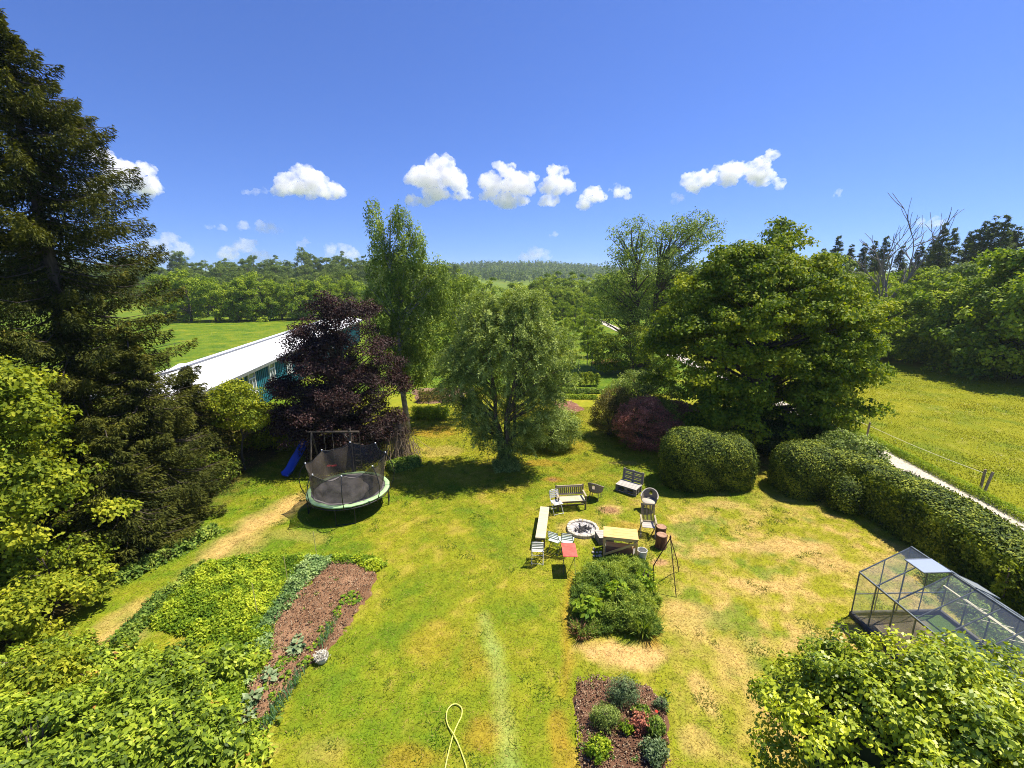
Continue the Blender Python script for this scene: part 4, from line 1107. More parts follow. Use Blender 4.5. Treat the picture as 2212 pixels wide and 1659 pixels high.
# -------- teal house with the long white roof
TEAL = mat_std('teal_boards', (.012, .13, .17), (.022, .19, .24), rough=.6, scale=3, stretch=(1, 1, .2), bump=.2)
TEALD = mat_std('teal_battens', (.006, .075, .11), (.012, .12, .16), rough=.6, scale=3, bump=.2)
WHITE = mat_std('white_paint', (.74, .75, .74), (.82, .82, .8), rough=.5, scale=4, bump=.05)
ROOFM = mat_std('white_roof', (.74, .75, .76), (.86, .86, .87), rough=.55, scale=1.2, stretch=(4, .4, 1), bump=.05)
GREYM = mat_std('grey_metal', (.16, .17, .18), (.25, .26, .27), rough=.45, scale=5, bump=.05, metal=.4)
def mat_glass(name, tint=(.9, .95, .95), mixf=.16, rough=.03, gl=(.9, .95, 1), milk=.06):
    m, nt, out = newmat(name)
    tr = nt.nodes.new('ShaderNodeBsdfTransparent'); tr.inputs[0].default_value = rgba(tint)
    gl_ = nt.nodes.new('ShaderNodeBsdfGlossy'); gl_.inputs['Roughness'].default_value = rough; gl_.inputs[0].default_value = rgba(gl)
    lw = nt.nodes.new('ShaderNodeFresnel'); lw.inputs[0].default_value = 1.5
    ad = nt.nodes.new('ShaderNodeMath'); ad.operation = 'ADD'; nt.links.new(lw.outputs[0], ad.inputs[0]); ad.inputs[1].default_value = mixf
    ms = nt.nodes.new('ShaderNodeMixShader'); nt.links.new(ad.outputs[0], ms.inputs[0]); nt.links.new(tr.outputs[0], ms.inputs[1]); nt.links.new(gl_.outputs[0], ms.inputs[2])
    df = nt.nodes.new('ShaderNodeBsdfTranslucent'); df.inputs[0].default_value = rgba((.8, .84, .86)); m2 = nt.nodes.new('ShaderNodeMixShader'); m2.inputs[0].default_value = milk
    d2 = nt.nodes.new('ShaderNodeBsdfDiffuse'); d2.inputs[0].default_value = rgba((.7, .75, .78)); m3 = nt.nodes.new('ShaderNodeMixShader'); m3.inputs[0].default_value = .5
    nt.links.new(df.outputs[0], m3.inputs[1]); nt.links.new(d2.outputs[0], m3.inputs[2]); nt.links.new(ms.outputs[0], m2.inputs[1]); nt.links.new(m3.outputs[0], m2.inputs[2])
    nt.links.new(m2.outputs[0], out.inputs[0]); MATS[name] = m
    return m
PANE_D = mat_std('window_glass', (.10, .13, .14), (.2, .24, .25), rough=.08, scale=1.5, bump=0, spec=.8)
E0 = Vector((-17.25, 22.6, 0)); ED = Vector((-.118, .993, 0)).normalized(); EN = Vector((-ED.y, ED.x, 0))   # EN points away, to the left
hs = thing('teal_house', 'long low teal board house under a white roof, left behind the purple tree', 'house', E0, atan2(ED.y, ED.x))
# local: x along the eave, y to the left (away)
Lh = 46.0; EZ, RZ, RW = 3.15, 3.85, 3.0
mb = MB()
th = .16
mb.add([(0, 0, EZ), (Lh, 0, EZ), (Lh, RW, RZ), (0, RW, RZ), (0, 0, EZ - th), (Lh, 0, EZ - th), (Lh, RW, RZ - th), (0, RW, RZ - th)],
       [(0, 1, 2, 3), (7, 6, 5, 4), (0, 4, 5, 1), (2, 6, 7, 3), (0, 3, 7, 4), (1, 5, 6, 2)])
rf = mb.build('roof', ROOFM, hs)
mb = MB()
mb.add([(0, RW + .004, RZ), (Lh, RW + .004, RZ), (Lh, RW * 2, EZ), (0, RW * 2, EZ), (0, RW + .004, RZ - th), (Lh, RW + .004, RZ - th), (Lh, RW * 2, EZ - th), (0, RW * 2, EZ - th)],
       [(0, 1, 2, 3), (7, 6, 5, 4), (0, 4, 5, 1), (2, 6, 7, 3), (0, 3, 7, 4), (1, 5, 6, 2)])
mb.build('rear_roof', ROOFM, hs)
MB().box((Lh / 2, -.02, EZ - .12), (Lh, .05, .22)).build('fascia', GREYM, rf)
MB().box((Lh / 2, RW, RZ + .03), (Lh, .22, .05)).build('ridge_cap', GREYM, rf)
X1 = 7.0                                       # where the wall steps forward
mb = MB(); mb.box((X1 / 2 + .6, 1.5, EZ / 2 - .02), (X1 - 1.2, .14, EZ - .04)); mb.build('wall', TEALD, hs).data.name = 'recessed_wall'
mb = MB(); mb.box(((X1 + Lh) / 2 - .2, .52, EZ / 2 - .1), (Lh - X1 - .4, .16, EZ - .2)); wf = mb.build('wall', TEAL, hs)
mb = MB(); mb.box((X1 + .02, 1.0, EZ / 2 - .05), (.16, .9, EZ - .1)); mb.build('wall', TEAL, hs)
mb = MB()
for k in range(int((Lh - X1) / .32)): mb.box((X1 + .14 + k * .32, .42, EZ / 2 - .14), (.06, .045, EZ - .3))
for k in range(17): mb.box((1.3 + k * .32, 1.41, EZ / 2 - .05), (.06, .045, EZ - .2))
mb.build('battens', TEALD, wf)
def window(parent, cx, w=1.0, h=1.45, z=1.35, y=.42):
    fr = MB()
    for sx in (-1, 1): fr.box((cx + sx * w / 2, y - .05, z + h / 2), (.09, .12, h + .09))
    for zz in (0, h, h * .72): fr.box((cx, y - .052, z + zz), (w - .08, .115, .08))
    fr.box((cx, y - .054, z + h * .36), (.07, .11, h * .7))
    f = fr.build('window', WHITE, parent)
    MB().box((cx, y - .03, z + h / 2), (w - .09, .02, h - .05)).build('pane', PANE_D, f)
    MB().box((cx, y - .11, z - .08), (w + .2, .16, .05)).build('sill', WHITE, f)
for cx in (8.8, 12.4, 16, 19.6, 23.2, 26.8, 30.4): window(hs, cx)
MB().box((X1 - 3.0, 3.4, 1.7), (2.0, .12, 3.0)).build('gable_wall', TEALD, hs)
# low grey outbuilding roof peeping out beyond the ridge
ob = thing('shed', 'low grey shed whose flat roof edge shows behind the white roof', 'shed', atY(425, 800, 31.5)[:2] + (0,), atan2(ED.y, ED.x) + .25)
mb = MB(); mb.box((0, 0, 1.5), (3.2, 2.6, 3.0)); mb.build('wall', mat_std('grey_wall', (.3, .3, .29), (.42, .42, .4), rough=.8, scale=3), ob)
mb = MB(); mb.box((0, 0, 3.12), (3.8, 3.1, .16)); mb.build('roof', ROOFM, ob)

# -------- pasture fence
FP = mat_std('fence_wood', (.20, .15, .10), (.42, .33, .23), rough=.9, scale=6, stretch=(1, 1, .2), bump=.4)
tops = []
for i, (u, v, h, ln, lb) in enumerate([(1735, 885, 1.15, .05, 'fence post farthest along the pasture, below the maple branches'), (1870, 952, 1.15, .04, 'single fence post beside the near end of the clipped bushes'),
                                    (2117, 1058, 1.0, .0, 'straight fence post, left one of the pair at the right edge'), (2123, 1069, 1.1, .18, 'leaning fence post, right one of the pair at the right edge')]):
    p = g(u, v); post('fence_post', lb, p[0], p[1], h, .055, 'wooden posts of the pasture fence', (ln, 0), FP); tops.append((p[0] + ln * .8, p[1], h * .82))
a = Vector(tops[0]); a0 = a + Vector((.5, 14, 0)); mb = MB()
pl = [a0, a, Vector(tops[1]), Vector(tops[2])]
for p, q in zip(pl[:-1], pl[1:]):
    m = p.lerp(q, .5) - Vector((0, 0, .08)); mb.tube([p, p.lerp(m, .5) - Vector((0, 0, .02)), m, q.lerp(m, .5) - Vector((0, 0, .02)), q], .012, 5)
tag(mb.build('fence_tape', mat_std('pale_tape', (.75, .7, .45), (.85, .8, .6), rough=.6, bump=0)), 'thin pale electric fence tape strung between the pasture posts', 'fence tape')

# ================================================================== GARDEN OBJECTS
OAK = mat_std('weathered_teak', (.27, .22, .13), (.48, .41, .27), rough=.75, scale=7, stretch=(.35, 4, 4), bump=.3)
OAKD = mat_std('dark_teak', (.12, .09, .05), (.24, .19, .11), rough=.8, scale=7, stretch=(4, 4, .35), bump=.3)
PLANK = mat_std('pale_plank', (.50, .43, .27), (.64, .56, .38), rough=.7, scale=5, stretch=(5, .5, 5), bump=.2)
PINE = mat_std('fresh_pine', (.60, .36, .11), (.74, .50, .20), rough=.6, scale=5, stretch=(.6, 6, 6), bump=.2)
PINE2 = mat_std('brown_board', (.24, .10, .05), (.36, .17, .09), rough=.7, scale=5, stretch=(.6, 6, 6), bump=.2)
PALLET = mat_std('pallet_wood', (.34, .31, .27), (.55, .51, .45), rough=.85, scale=6, stretch=(.4, 5, 5), bump=.3)
PALLETD = mat_std('pallet_wood_dark', (.13, .12, .105), (.24, .22, .2), rough=.85, scale=6, stretch=(.4, 5, 5), bump=.3)
WMET = mat_std('white_enamel', (.52, .52, .49), (.66, .65, .60), rough=.4, scale=5, bump=.05)
MINT = mat_std('pale_mint_slats', (.55, .64, .60), (.7, .76, .72), rough=.5, scale=5, bump=.1)
DGREEN = mat_std('dark_frame', (.03, .05, .04), (.05, .07, .055), rough=.5, scale=5, bump=.05)
WICK = mat_std('brown_wicker', (.16, .13, .09), (.33, .28, .21), rough=.8, scale=60, stretch=(1, 1, 1), bump=.8)
WICKL = mat_std('pale_wicker', (.36, .32, .25), (.56, .52, .44), rough=.8, scale=60, bump=.8)
REDT = mat_std('red_tabletop', (.55, .085, .06), (.62, .14, .10), rough=.45, scale=9, bump=.1)
RUST = mat_std('rusty_steel', (.045, .025, .018), (.12, .055, .03), rough=.8, scale=20, bump=.4)
STONE = mat_std('pale_stone', (.36, .32, .25), (.60, .55, .45), rough=.9, scale=7, bump=.6)
ASH = mat_std('grey_ash', (.28, .26, .25), (.58, .55, .52), rough=1, scale=9, bump=.8)
CHAR = mat_std('charcoal', (.02, .02, .02), (.06, .055, .05), rough=.9, scale=12, bump=.6)
BLUEP = mat_std('blue_plastic', (.012, .06, .42), (.02, .09, .52), rough=.3, scale=2, bump=.02)
BLACKM = mat_std('black_steel', (.015, .015, .016), (.03, .03, .032), rough=.45, scale=8, bump=.03)
def frame(a, b):
    a = Vector(a); b = Vector(b)
    return ((a + b) / 2), atan2(b.y - a.y, b.x - a.x), (Vector((b.x - a.x, b.y - a.y, 0))).length

# slatted garden bench
c, rz, w = frame(g1(508, 600, .43), g1(828, 582, .43))
t = thing('garden_bench', 'weathered wooden bench with upright slats in its back, above the fire pit', 'bench', (c.x, c.y, 0), rz)
w = w - .06
mb = MB()
for k in range(5): mb.box((0, .03 + k * .10, .43), (w, .085, .03))
mb.build('seat', PLANK, t)
bk = MB(); bk.bar((-w/2, .52, .86), (w/2, .52, .86), .05, .09); bk.bar((-w/2, .50, .52), (w/2, .50, .52), .05, .07)
bk.build('backrest', OAK, t)
mb = MB()
for k in range(12): x = -w/2 + .09 + k * (w - .18) / 11; mb.bar((x, .50, .555), (x, .52, .815), .055, .02, up=(0, 1, 0))
mb.build('back_slats', OAKD, t)
for s in (-1, 1):
    MB().bar((s * w/2, .02, 0), (s * w/2, .02, .62), .06, .06).build('leg', OAKD, t)
    MB().bar((s * w/2, .50, 0), (s * w/2, .53, .92), .06, .06).build('leg', OAKD, t)
    MB().bar((s * w/2, -.03, .635), (s * w/2, .50, .66), .07, .03).build('armrest', OAK, t)
MB().bar((-w/2, .04, .37), (w/2, .04, .37), .03, .07).bar((-w/2, .26, .12), (w/2, .26, .12), .03, .05).build('rail', OAKD, t)

def folding_chair(label, loc, rz, mat, frm, group=None, back_curve=False):
    t = thing('folding_chair', label, 'chair', loc, rz, group)
    mb = MB()
    for k in range(6): mb.box((0, -.19 + k * .075, .45 + .002 * k), (.40, .055, .014))
    mb.build('seat', mat, t)
    mb = MB()
    for k in range(4): mb.box((0, .215 + .018 * k, .60 + k * .075), (.38, .014, .05), rx=-.2)
    mb.build('backrest', mat, t)
    for s in (-1, 1):
        MB().tube([(s * .21, -.24, 0), (s * .21, .02, .38), (s * .20, .22, .62), (s * .19, .28, .86)], .011, 6).build('leg', frm, t)
        MB().tube([(s * .19, .28, 0), (s * .19, -.02, .30), (s * .19, -.20, .445)], .011, 6).build('leg', frm, t)
    MB().tube([(-.19, .28, .86), (-.1, .3, .885), (.1, .3, .885), (.19, .28, .86)], .011, 6).tube([(-.21, -.22, .03), (.21, -.22, .03)], .009, 6).tube([(-.19, .26, .03), (.19, .26, .03)], .009, 6).build('crossbar', frm, t)
    return t
folding_chair('white slatted folding chair at the left end of the slatted bench', g1(492, 712), radians(22), WMET, WMET)
p = Vector(g1(292, 1052, .84)); folding_chair('white slatted folding chair at the near end of the plank bench, seen from behind', (p.x, p.y + .26, 0), radians(176), WMET, WMET)
p = g1(487, 1012, .45); folding_chair('pale mint folding chair with dark frame between plank bench and red table', (p[0], p[1], 0), radians(150), MINT, DGREEN)
p = g1(622, 1032, .45); folding_chair('pale mint folding chair half hidden behind the red table', (p[0], p[1] + .05, 0), radians(165), MINT, DGREEN)

# plank bench
A, B, C_, D_ = [Vector(g1(*q, .46)) for q in ((318, 652), (412, 652), (368, 1000), (262, 995))]
n0 = (C_ + D_) / 2; n1 = (A + B) / 2; ctr = (n0 + n1) / 2; Lb = (n1 - n0).length
t = thing('plank_bench', 'long narrow bench of one pale plank on the left of the fire pit', 'bench', (ctr.x, ctr.y, 0), atan2((n1 - n0).y, (n1 - n0).x))
MB().box((0, 0, .44), (Lb, .36, .045)).build('seat', PLANK, t)
for s in (-1, 1):
    mb = MB(); mb.box((s * (Lb / 2 - .16), .13, .208), (.10, .06, .416)).box((s * (Lb / 2 - .16), -.13, .208), (.10, .06, .416)).box((s * (Lb / 2 - .16), 0, .3), (.05, .2, .06)); mb.build('leg', OAKD, t)
MB().box((0, .15, .38), (Lb - .1, .03, .07)).box((0, -.15, .38), (Lb - .1, .03, .07)).build('apron', OAKD, t)

# red bistro table
c4 = [Vector(g1(*q, .72)) for q in ((553, 1058), (712, 1055), (718, 1205), (562, 1208))]
ctr = sum(c4, Vector()) / 4; wx = ((c4[1] - c4[0]).length + (c4[2] - c4[3]).length) / 2; wy = ((c4[3] - c4[0]).length + (c4[2] - c4[1]).length) / 2
t = thing('bistro_table', 'small square folding table with a faded red top', 'table', (ctr.x, ctr.y, 0), -.02)
MB().box((0, 0, .715), (wx, wy, .018)).build('tabletop', REDT, t)
for s in (-1, 1):
    MB().tube([(s * wx * .40, -wy * .42, 0), (s * wx * .40, wy * .40, .70)], .009, 6).build('leg', DGREEN, t)
    MB().tube([(s * wx * .34, wy * .42, 0), (s * wx * .34, -wy * .40, .70)], .009, 6).build('leg', DGREEN, t)

# pallet bench
a = g1(1150, 400, .33); b = g1(1380, 470, .33); c, rz, w = frame(a, b); w *= 1.0
t = thing('pallet_bench', 'grey seat made of pallets with a pallet as backrest, right of the wooden bench', 'bench', (c.x, c.y, 0), rz)
D2 = .62
mb = MB()
for k in range(6): mb.box((0, .05 + k * (D2 / 5.6), .33), (w, .095, .022))
mb.build('seat', PALLET, t)
mb = MB()
for z in (.08, .22):
    for yy in (.05, D2 / 2 + .02, D2): mb.box((0, yy, z + .06), (w, .09, .02))
    for xx in (-w/2 + .07, 0, w/2 - .07):
        for yy in (.05, D2 / 2 + .02, D2): mb.box((xx, yy, z), (.13, .09, .095))
mb.box((0, .05, .02), (w, .09, .02)).box((0, D2, .02), (w, .09, .02))
mb.build('base', PALLETD, t)
mb = MB()
for z in (.40, .60, .80): mb.box((0, D2 + .10 + (z - .4) * .12, z), (w, .022, .10), rx=-.12)
for x in (-w/2 + .05, 0, w/2 - .05): mb.box((x, D2 + .155, .58), (.10, .06, .56), rx=-.12)
mb.box((0, D2 + .115, .50), (w, .02, .05), rx=-.12); mb.box((0, D2 + .14, .70), (w, .02, .04), rx=-.12)
mb.build('backrest', PALLETD, t)

# wicker chairs with a round hole in the back
def wicker(label, loc, rz, mat, rim):
    t = thing('wicker_chair', label, 'chair', loc, rz)
    R = .29; n = 40; rows = 10; vs = []; fs = []
    for i in range(n + 1):
        a = radians(-15) + radians(210) * i / n       # opening towards -Y
        q = sin((a + radians(15)) / radians(210) * pi)
        top = .60 + .24 * q ** 1.4
        for j in range(rows + 1):
            z = .40 + (top - .40) * j / rows; rr = R * (1 + .16 * j / rows)
            vs.append((cos(a) * rr, sin(a) * rr, z))
    for i in range(n):
        for j in range(rows):
            am = radians(-15) + radians(210) * (i + .5) / n
            if ((am - radians(90)) / .22) ** 2 + ((j + .5 - 6) / 2.0) ** 2 < 1: continue
            k = i * (rows + 1) + j; fs.append((k, k + rows + 1, k + rows + 2, k + 1))
    mb = MB(); mb.add(vs, fs)
    o = mb.build('backrest', mat, t, smooth=True)
    so = o.modifiers.new('s', 'SOLIDIFY'); so.thickness = .022; so.offset = 0
    pts = [vs[i * (rows + 1) + rows] for i in range(n + 1)]
    MB().tube(pts, .026, 8).build('rim', rim, o, smooth=True)
    MB().lathe([(0, .40), (.28, .40), (.30, .42), (.28, .445), (0, .45)], 26).build('seat', rim, t, smooth=True)
    for a in (45, 135, 225, 315):
        MB().tube([(cos(radians(a)) * .25, sin(radians(a)) * .25, .41), (cos(radians(a)) * .28, sin(radians(a)) * .28, 0)], [.02, .016], 8).build('leg', mat, t)
    return t
wicker('brown wicker tub chair turned away at the right end of the slatted bench', g1(925, 560), radians(150), WICK, WICK)
wicker('pale wicker tub chair with a round hole in its back, behind the slatted armchair', g1(1515, 690), radians(-28), WICK, WICKL)

# teak armchair
c, rz, w = frame(g1(1455, 880, .42), g1(1585, 892, .42))
t = thing('garden_armchair', 'weathered folding armchair with tall slatted back, right of the fire pit', 'chair', (c.x, c.y, 0), rz)
w = max(w, .52)
mb = MB()
for k in range(7): mb.box((0, .02 + k * .068, .42 - .004 * k), (w - .06, .052, .02))
mb.build('seat', WMET if False else PALLET, t)
mb = MB()
for k in range(9): x = -w/2 + .06 + k * (w - .12) / 8; mb.bar((x, .46, .46), (x, .66, 1.02), .03, .014, up=(0, 1, 0))
mb.build('back_slats', OAKD, t)
MB().bar((-w/2, .665, 1.03), (w/2, .665, 1.03), .03, .07).build('backrest', OAK, t); MB().bar((-w/2, .45, .44), (w/2, .45, .44), .03, .05).build('rail', OAK, t)
for s in (-1, 1):
    MB().bar((s * w/2, -.02, 0), (s * w/2, .42, .62), .035, .04).build('leg', OAK, t)
    MB().bar((s * w/2, .52, 0), (s * w/2, .02, .60), .035, .04).build('leg', OAK, t)
    MB().bar((s * w/2, -.04, .63), (s * w/2, .54, .65), .06, .025).build('armrest', OAK, t)
    MB().bar((s * (w/2 - .02), .42, .40), (s * (w/2 - .02), .665, 1.03), .03, .03).build('stile', OAKD, t)

# fire pit
c = Vector(g1(785, 890, .08)); e = Vector(g1(968, 890, .08)); R = (e - c).length * .98
t = thing('fire_pit', 'round fire pit with a ring of pale stones around grey ash', 'fire pit', (c.x, c.y, 0))
rs = np.random.RandomState(2)
for k in range(22):
    a0 = 2 * pi * (k + .04) / 22; a1 = 2 * pi * (k + .96) / 22; h = .12 + rs.uniform(-.015, .02); r1 = R * .80; r2 = R + rs.uniform(-.02, .02)
    mb = MB(); am = (a0 + a1) / 2
    P4 = [(r1, a0), (r2, a0), (r2 * 1.01, am), (r2, a1), (r1, a1), (r1 * .99, am)]
    lo = [(cos(a) * r, sin(a) * r, -.02) for r, a in P4]; sh = lambda r: r + (.012 if r < R * .9 else -.012)
    hi = [(cos(a) * r, sin(a) * r, h - .015) for r, a in P4]; tp = [(cos(a + (am - a) * .08) * sh(r), sin(a + (am - a) * .08) * sh(r), h) for r, a in P4]
    vs = lo + hi + tp; fs = [tuple(range(12, 18))]
    for q in range(6): fs += [(q, (q + 1) % 6, 6 + (q + 1) % 6, 6 + q), (6 + q, 6 + (q + 1) % 6, 12 + (q + 1) % 6, 12 + q)]
    mb.add(vs, fs); mb.build('stone', STONE, t)
n = 40; vs = [(0, 0, .06)]; fs = []
for i in range(1, 11):
    for j in range(n): r = R * .82 * i / 10; vs.append((cos(2*pi*j/n) * r, sin(2*pi*j/n) * r, .03 + rs.uniform(0, .05)))
for j in range(n): fs.append((0, 1 + j, 1 + (j + 1) % n))
for i in range(9):
    for j in range(n): fs.append((1 + i*n + j, 1 + (i+1)*n + j, 1 + (i+1)*n + (j+1) % n, 1 + i*n + (j+1) % n))
MB().add(vs, fs).build('ash', ASH, t)
mb = MB()
for k in range(26):
    a = rs.uniform(0, 2*pi); r = rs.uniform(0, .55) * R; b2 = rs.uniform(0, pi); l = rs.uniform(.05, .16); q = Vector((cos(a) * r, sin(a) * r, .09))
    mb.tube([q - Vector((cos(b2) * l, sin(b2) * l, 0)), q + Vector((cos(b2) * l, sin(b2) * l, .02))], rs.uniform(.012, .028), 6)
mb.build('charred_wood', CHAR, t)

# pine work table
TZ = .80
c4 = [Vector(g1(*q, TZ)) for q in ((1012, 866), (1398, 905), (1402, 1020), (1020, 984))]
ctr = sum(c4, Vector()) / 4; rz = atan2((c4[1] - c4[0]).y, (c4[1] - c4[0]).x); wx = ((c4[1] - c4[0]).length + (c4[2] - c4[3]).length) / 2
wy = ((c4[3] - c4[0]).length + (c4[2] - c4[1]).length) / 2
t = thing('work_table', 'fresh yellow pine table with a diagonal brace and a board bench built below', 'table', (ctr.x, ctr.y, 0), rz)
mb = MB(); nb = 4
for k in range(nb): mb.box((0, -wy/2 + (k + .5) * wy / nb, TZ - .015), (wx, wy / nb - .006, .03))
mb.build('tabletop', PINE, t)
for sx in (-1, 1):
    for sy in (-1, 1): MB().box((sx * (wx/2 - .05), sy * (wy/2 - .05), TZ / 2 - .03), (.07, .07, TZ - .06)).build('leg', PINE, t)
MB().box((0, -wy/2 + .02, TZ - .075), (wx - .16, .03, .09)).box((0, wy/2 - .02, TZ - .075), (wx - .16, .03, .09)).build('apron', PINE, t)
MB().bar((-wx/2 + .03, -wy/2 - .012, .10), (wx/2 - .03, -wy/2 - .012, TZ - .12), .03, .08).build('brace', PINE, t)
MB().box((-.02, -wy * .12, .36), (wx * .78, .26, .035)).build('shelf', PINE, t)
MB().box((-.02, -wy * .12 - .145, .25), (wx * .78, .025, .22)).build('shelf_board', PINE2, t)
mb = MB(); mb.box((.0, .1, .06), (wx * .95, .5, .10)); mb.build('plinth', PALLETD, t)
def simple(name, label, cat, loc, rz, build, mat, group=None):
    mb = MB(); build(mb); o = mb.build(name, mat); o.location = loc; o.rotation_euler = (0, 0, rz)
    return tag(o, label, cat, group)
p = g1(1300, 1045, .38)
t2 = thing('brick_stack', 'small stack of pale orange bricks on the lower board of the pine table', 'bricks', (p[0], p[1] + .05, .378), rz)
for k in range(3): MB().box((-.06 + .12 * (k % 2), 0, .03 + (k // 2) * .062), (.115, .20, .06)).build('brick', PINE2 if k == 1 else STONE, t2)
# crate
p = g1(1025, 1030); t = thing('wooden_crate', 'low grey wooden crate with slatted lid at the left of the pine table', 'crate', (p[0], p[1], 0), rz + .35)
mb = MB()
for k in range(5): mb.box((0, -.2 + k * .1, .29), (.58, .09, .02))
mb.build('lid', PALLET, t)
mb = MB(); mb.box((0, -.24, .14), (.56, .025, .27)).box((0, .24, .14), (.56, .025, .27)).box((-.28, 0, .14), (.025, .45, .27)).box((.28, 0, .14), (.025, .45, .27)); mb.build('sides', PALLETD, t)
# rubble
rs = np.random.RandomState(6)
for k in range(7):
    p = g1(905 + (k % 3) * 38 + rs.uniform(-8, 8), 1205 - (k // 3) * 40, 0)
    mb = MB(); n = 9; s = rs.uniform(.035, .065)
    mb.lathe([(0, 0), (s * .9, .01), (s * 1.1, s * .5), (s * .8, s * 1.0), (s * .3, s * 1.15), (0, s * 1.15)], n)
    mb.v = [(x * rs.uniform(.85, 1.15), y * rs.uniform(.85, 1.15), z * rs.uniform(.92, 1.08)) for x, y, z in mb.v]
    o = mb.build('stone', STONE); o.location = p
    tag(o, 'fist-sized pale stone in the small heap left of the pine table', 'stone', 'stones heaped left of the pine table')
# white bucket
p = g1(1440, 1225); t = thing('bucket', 'white bucket standing at the right foot of the pine table', 'bucket', (p[0], p[1], 0))
MB().lathe([(0, 0), (.14, 0), (.165, .30), (.175, .31), (.175, .33), (.155, .33), (.13, .03), (0, .03)], 28).build('body', WMET, t, smooth=False)
MB().tube([(.17 * cos(a), -.03 - .12 * sin(a), .31 - .1 * sin(a)) for a in np.linspace(0, pi, 9)], .005, 6).build('handle', GREYM, t)
# stumps
def stump(label, loc, r, h, mat2):
    t = thing('log_stump', label, 'log', loc)
    mb = MB(); n = 26; rs = np.random.RandomState(int(h * 100)); k = 1 + .05 * rs.normal(0, 1, n); vs = []; fs = []
    for z, q in ((0, 1.06), (.04, 1), (h * .5, .97), (h - .01, 1.0)):
        for j in range(n): vs.append((cos(2*pi*j/n) * r * k[j] * q, sin(2*pi*j/n) * r * k[j] * q, z))
    for i in range(3):
        for j in range(n): fs.append((i*n+j, i*n+(j+1) % n, (i+1)*n+(j+1) % n, (i+1)*n+j))
    mb.add(vs, fs); mb.build('bark', mat_std('red_bark', (.07, .032, .02), (.17, .085, .05), rough=.95, scale=10, stretch=(1, 1, .25), bump=.9), t)
    MB().lathe([(0, h), (r * .93, h), (r * .97, h - .012), (r * .9, h - .03)], n).build('cut_face', mat2, t)
CUT = mat_std('cut_wood', (.26, .14, .08), (.44, .27, .17), rough=.85, scale=9, bump=.3)
p = g1(1672, 1140); stump('taller log stump, nearer of the two beside the tripod', (p[0], p[1] + .2, 0), .19, .52, CUT)
p = g1(1675, 1025); stump('shorter log stump, farther of the two beside the tripod', (p[0], p[1] + .25, 0), .19, .42, CUT)
# steel tripod
apex = Vector(g1(1578, 1540)); apex2 = Vector(g1(1825, 1660)); apex3 = Vector(g1(1855, 1372))
mid = (apex + apex2 + apex3) / 3
best = min(((Vector(g1(1760, 1000, z)) - Vector((mid.x, mid.y, z))).length, z) for z in np.arange(1.2, 2.6, .02)); AZ = best[1]; ap = Vector(g1(1760, 1000, AZ))
t = thing('fire_tripod', 'tall rusty steel tripod standing beside the log stumps', 'tripod', (ap.x, ap.y, 0))
L_ = Vector((ap.x, ap.y, 0)); k1 = Vector(g1(1570, 1310, .62)); foot1 = Vector(g1(1578, 1540))
MB().tube([ap - L_, k1 - L_, foot1 - L_], .017, 7).build('leg', RUST, t)
MB().tube([ap - L_, apex2 - L_], .014, 7).build('leg', RUST, t)
k3 = Vector(g1(1835, 1250, .45))
MB().tube([ap - L_, k3 - L_, apex3 - L_], .015, 7).build('leg', RUST, t)
MB().lathe([(.02, -.03), (.035, 0), (.03, .04), (.01, .09)], 10, tuple(ap - L_)).build('ring', RUST, t)

# -------- trampoline
TC = Vector((-6.9, 17.4, 0)); TR = 1.80; TH = .82
t = thing('trampoline', 'round black trampoline with pale green edge pad and sagging safety net', 'trampoline', TC)
PADM = mat_std('mint_pad', (.30, .47, .22), (.38, .56, .29), rough=.5, scale=5, bump=.1)
MATM = mat_std('jumping_mat', (.085, .075, .075), (.12, .11, .11), rough=.8, scale=3, bump=.1)
n = 48
vs = []; fs = []
for i, r in enumerate([0, .4, .8, 1.2, 1.62]):
    for j in range(n): vs.append((cos(2*pi*j/n) * r, sin(2*pi*j/n) * r, TH - .02 * (1 - (r / 1.5) ** 2)))
for i in range(4):
    for j in range(n): fs.append((i*n+j, (i+1)*n+j, (i+1)*n+(j+1) % n, i*n+(j+1) % n))
MB().add(vs, fs).build('jumping_mat', MATM, t, smooth=True)
rs = np.random.RandomState(4); wob = rs.normal(0, .012, n)
vs = []; fs = []
for r, z in ((1.60, TH + .015), (1.62, TH + .035), (1.78, TH + .03), (1.81, TH + .01), (1.81, TH - .03), (1.60, TH - .01)):
    for j in range(n): vs.append((cos(2*pi*j/n) * (r + wob[j]), sin(2*pi*j/n) * (r + wob[j]), z + (wob[(j * 7) % n] * .8 if 1.61 < r < 1.8 else 0)))
for i in range(6):
    for j in range(n): fs.append((i*n+j, ((i+1) % 6)*n+j, ((i+1) % 6)*n+(j+1) % n, i*n+(j+1) % n))
MB().add(vs, fs).build('edge_pad', PADM, t, smooth=True)
t.scale = (.92, .92, .95)
MB().tube([(cos(2*pi*j/n) * 1.8, sin(2*pi*j/n) * 1.8, TH - .10) for j in range(n)], .025, 8, closed=True).build('frame', BLACKM, t)
NP = 8; tops = []
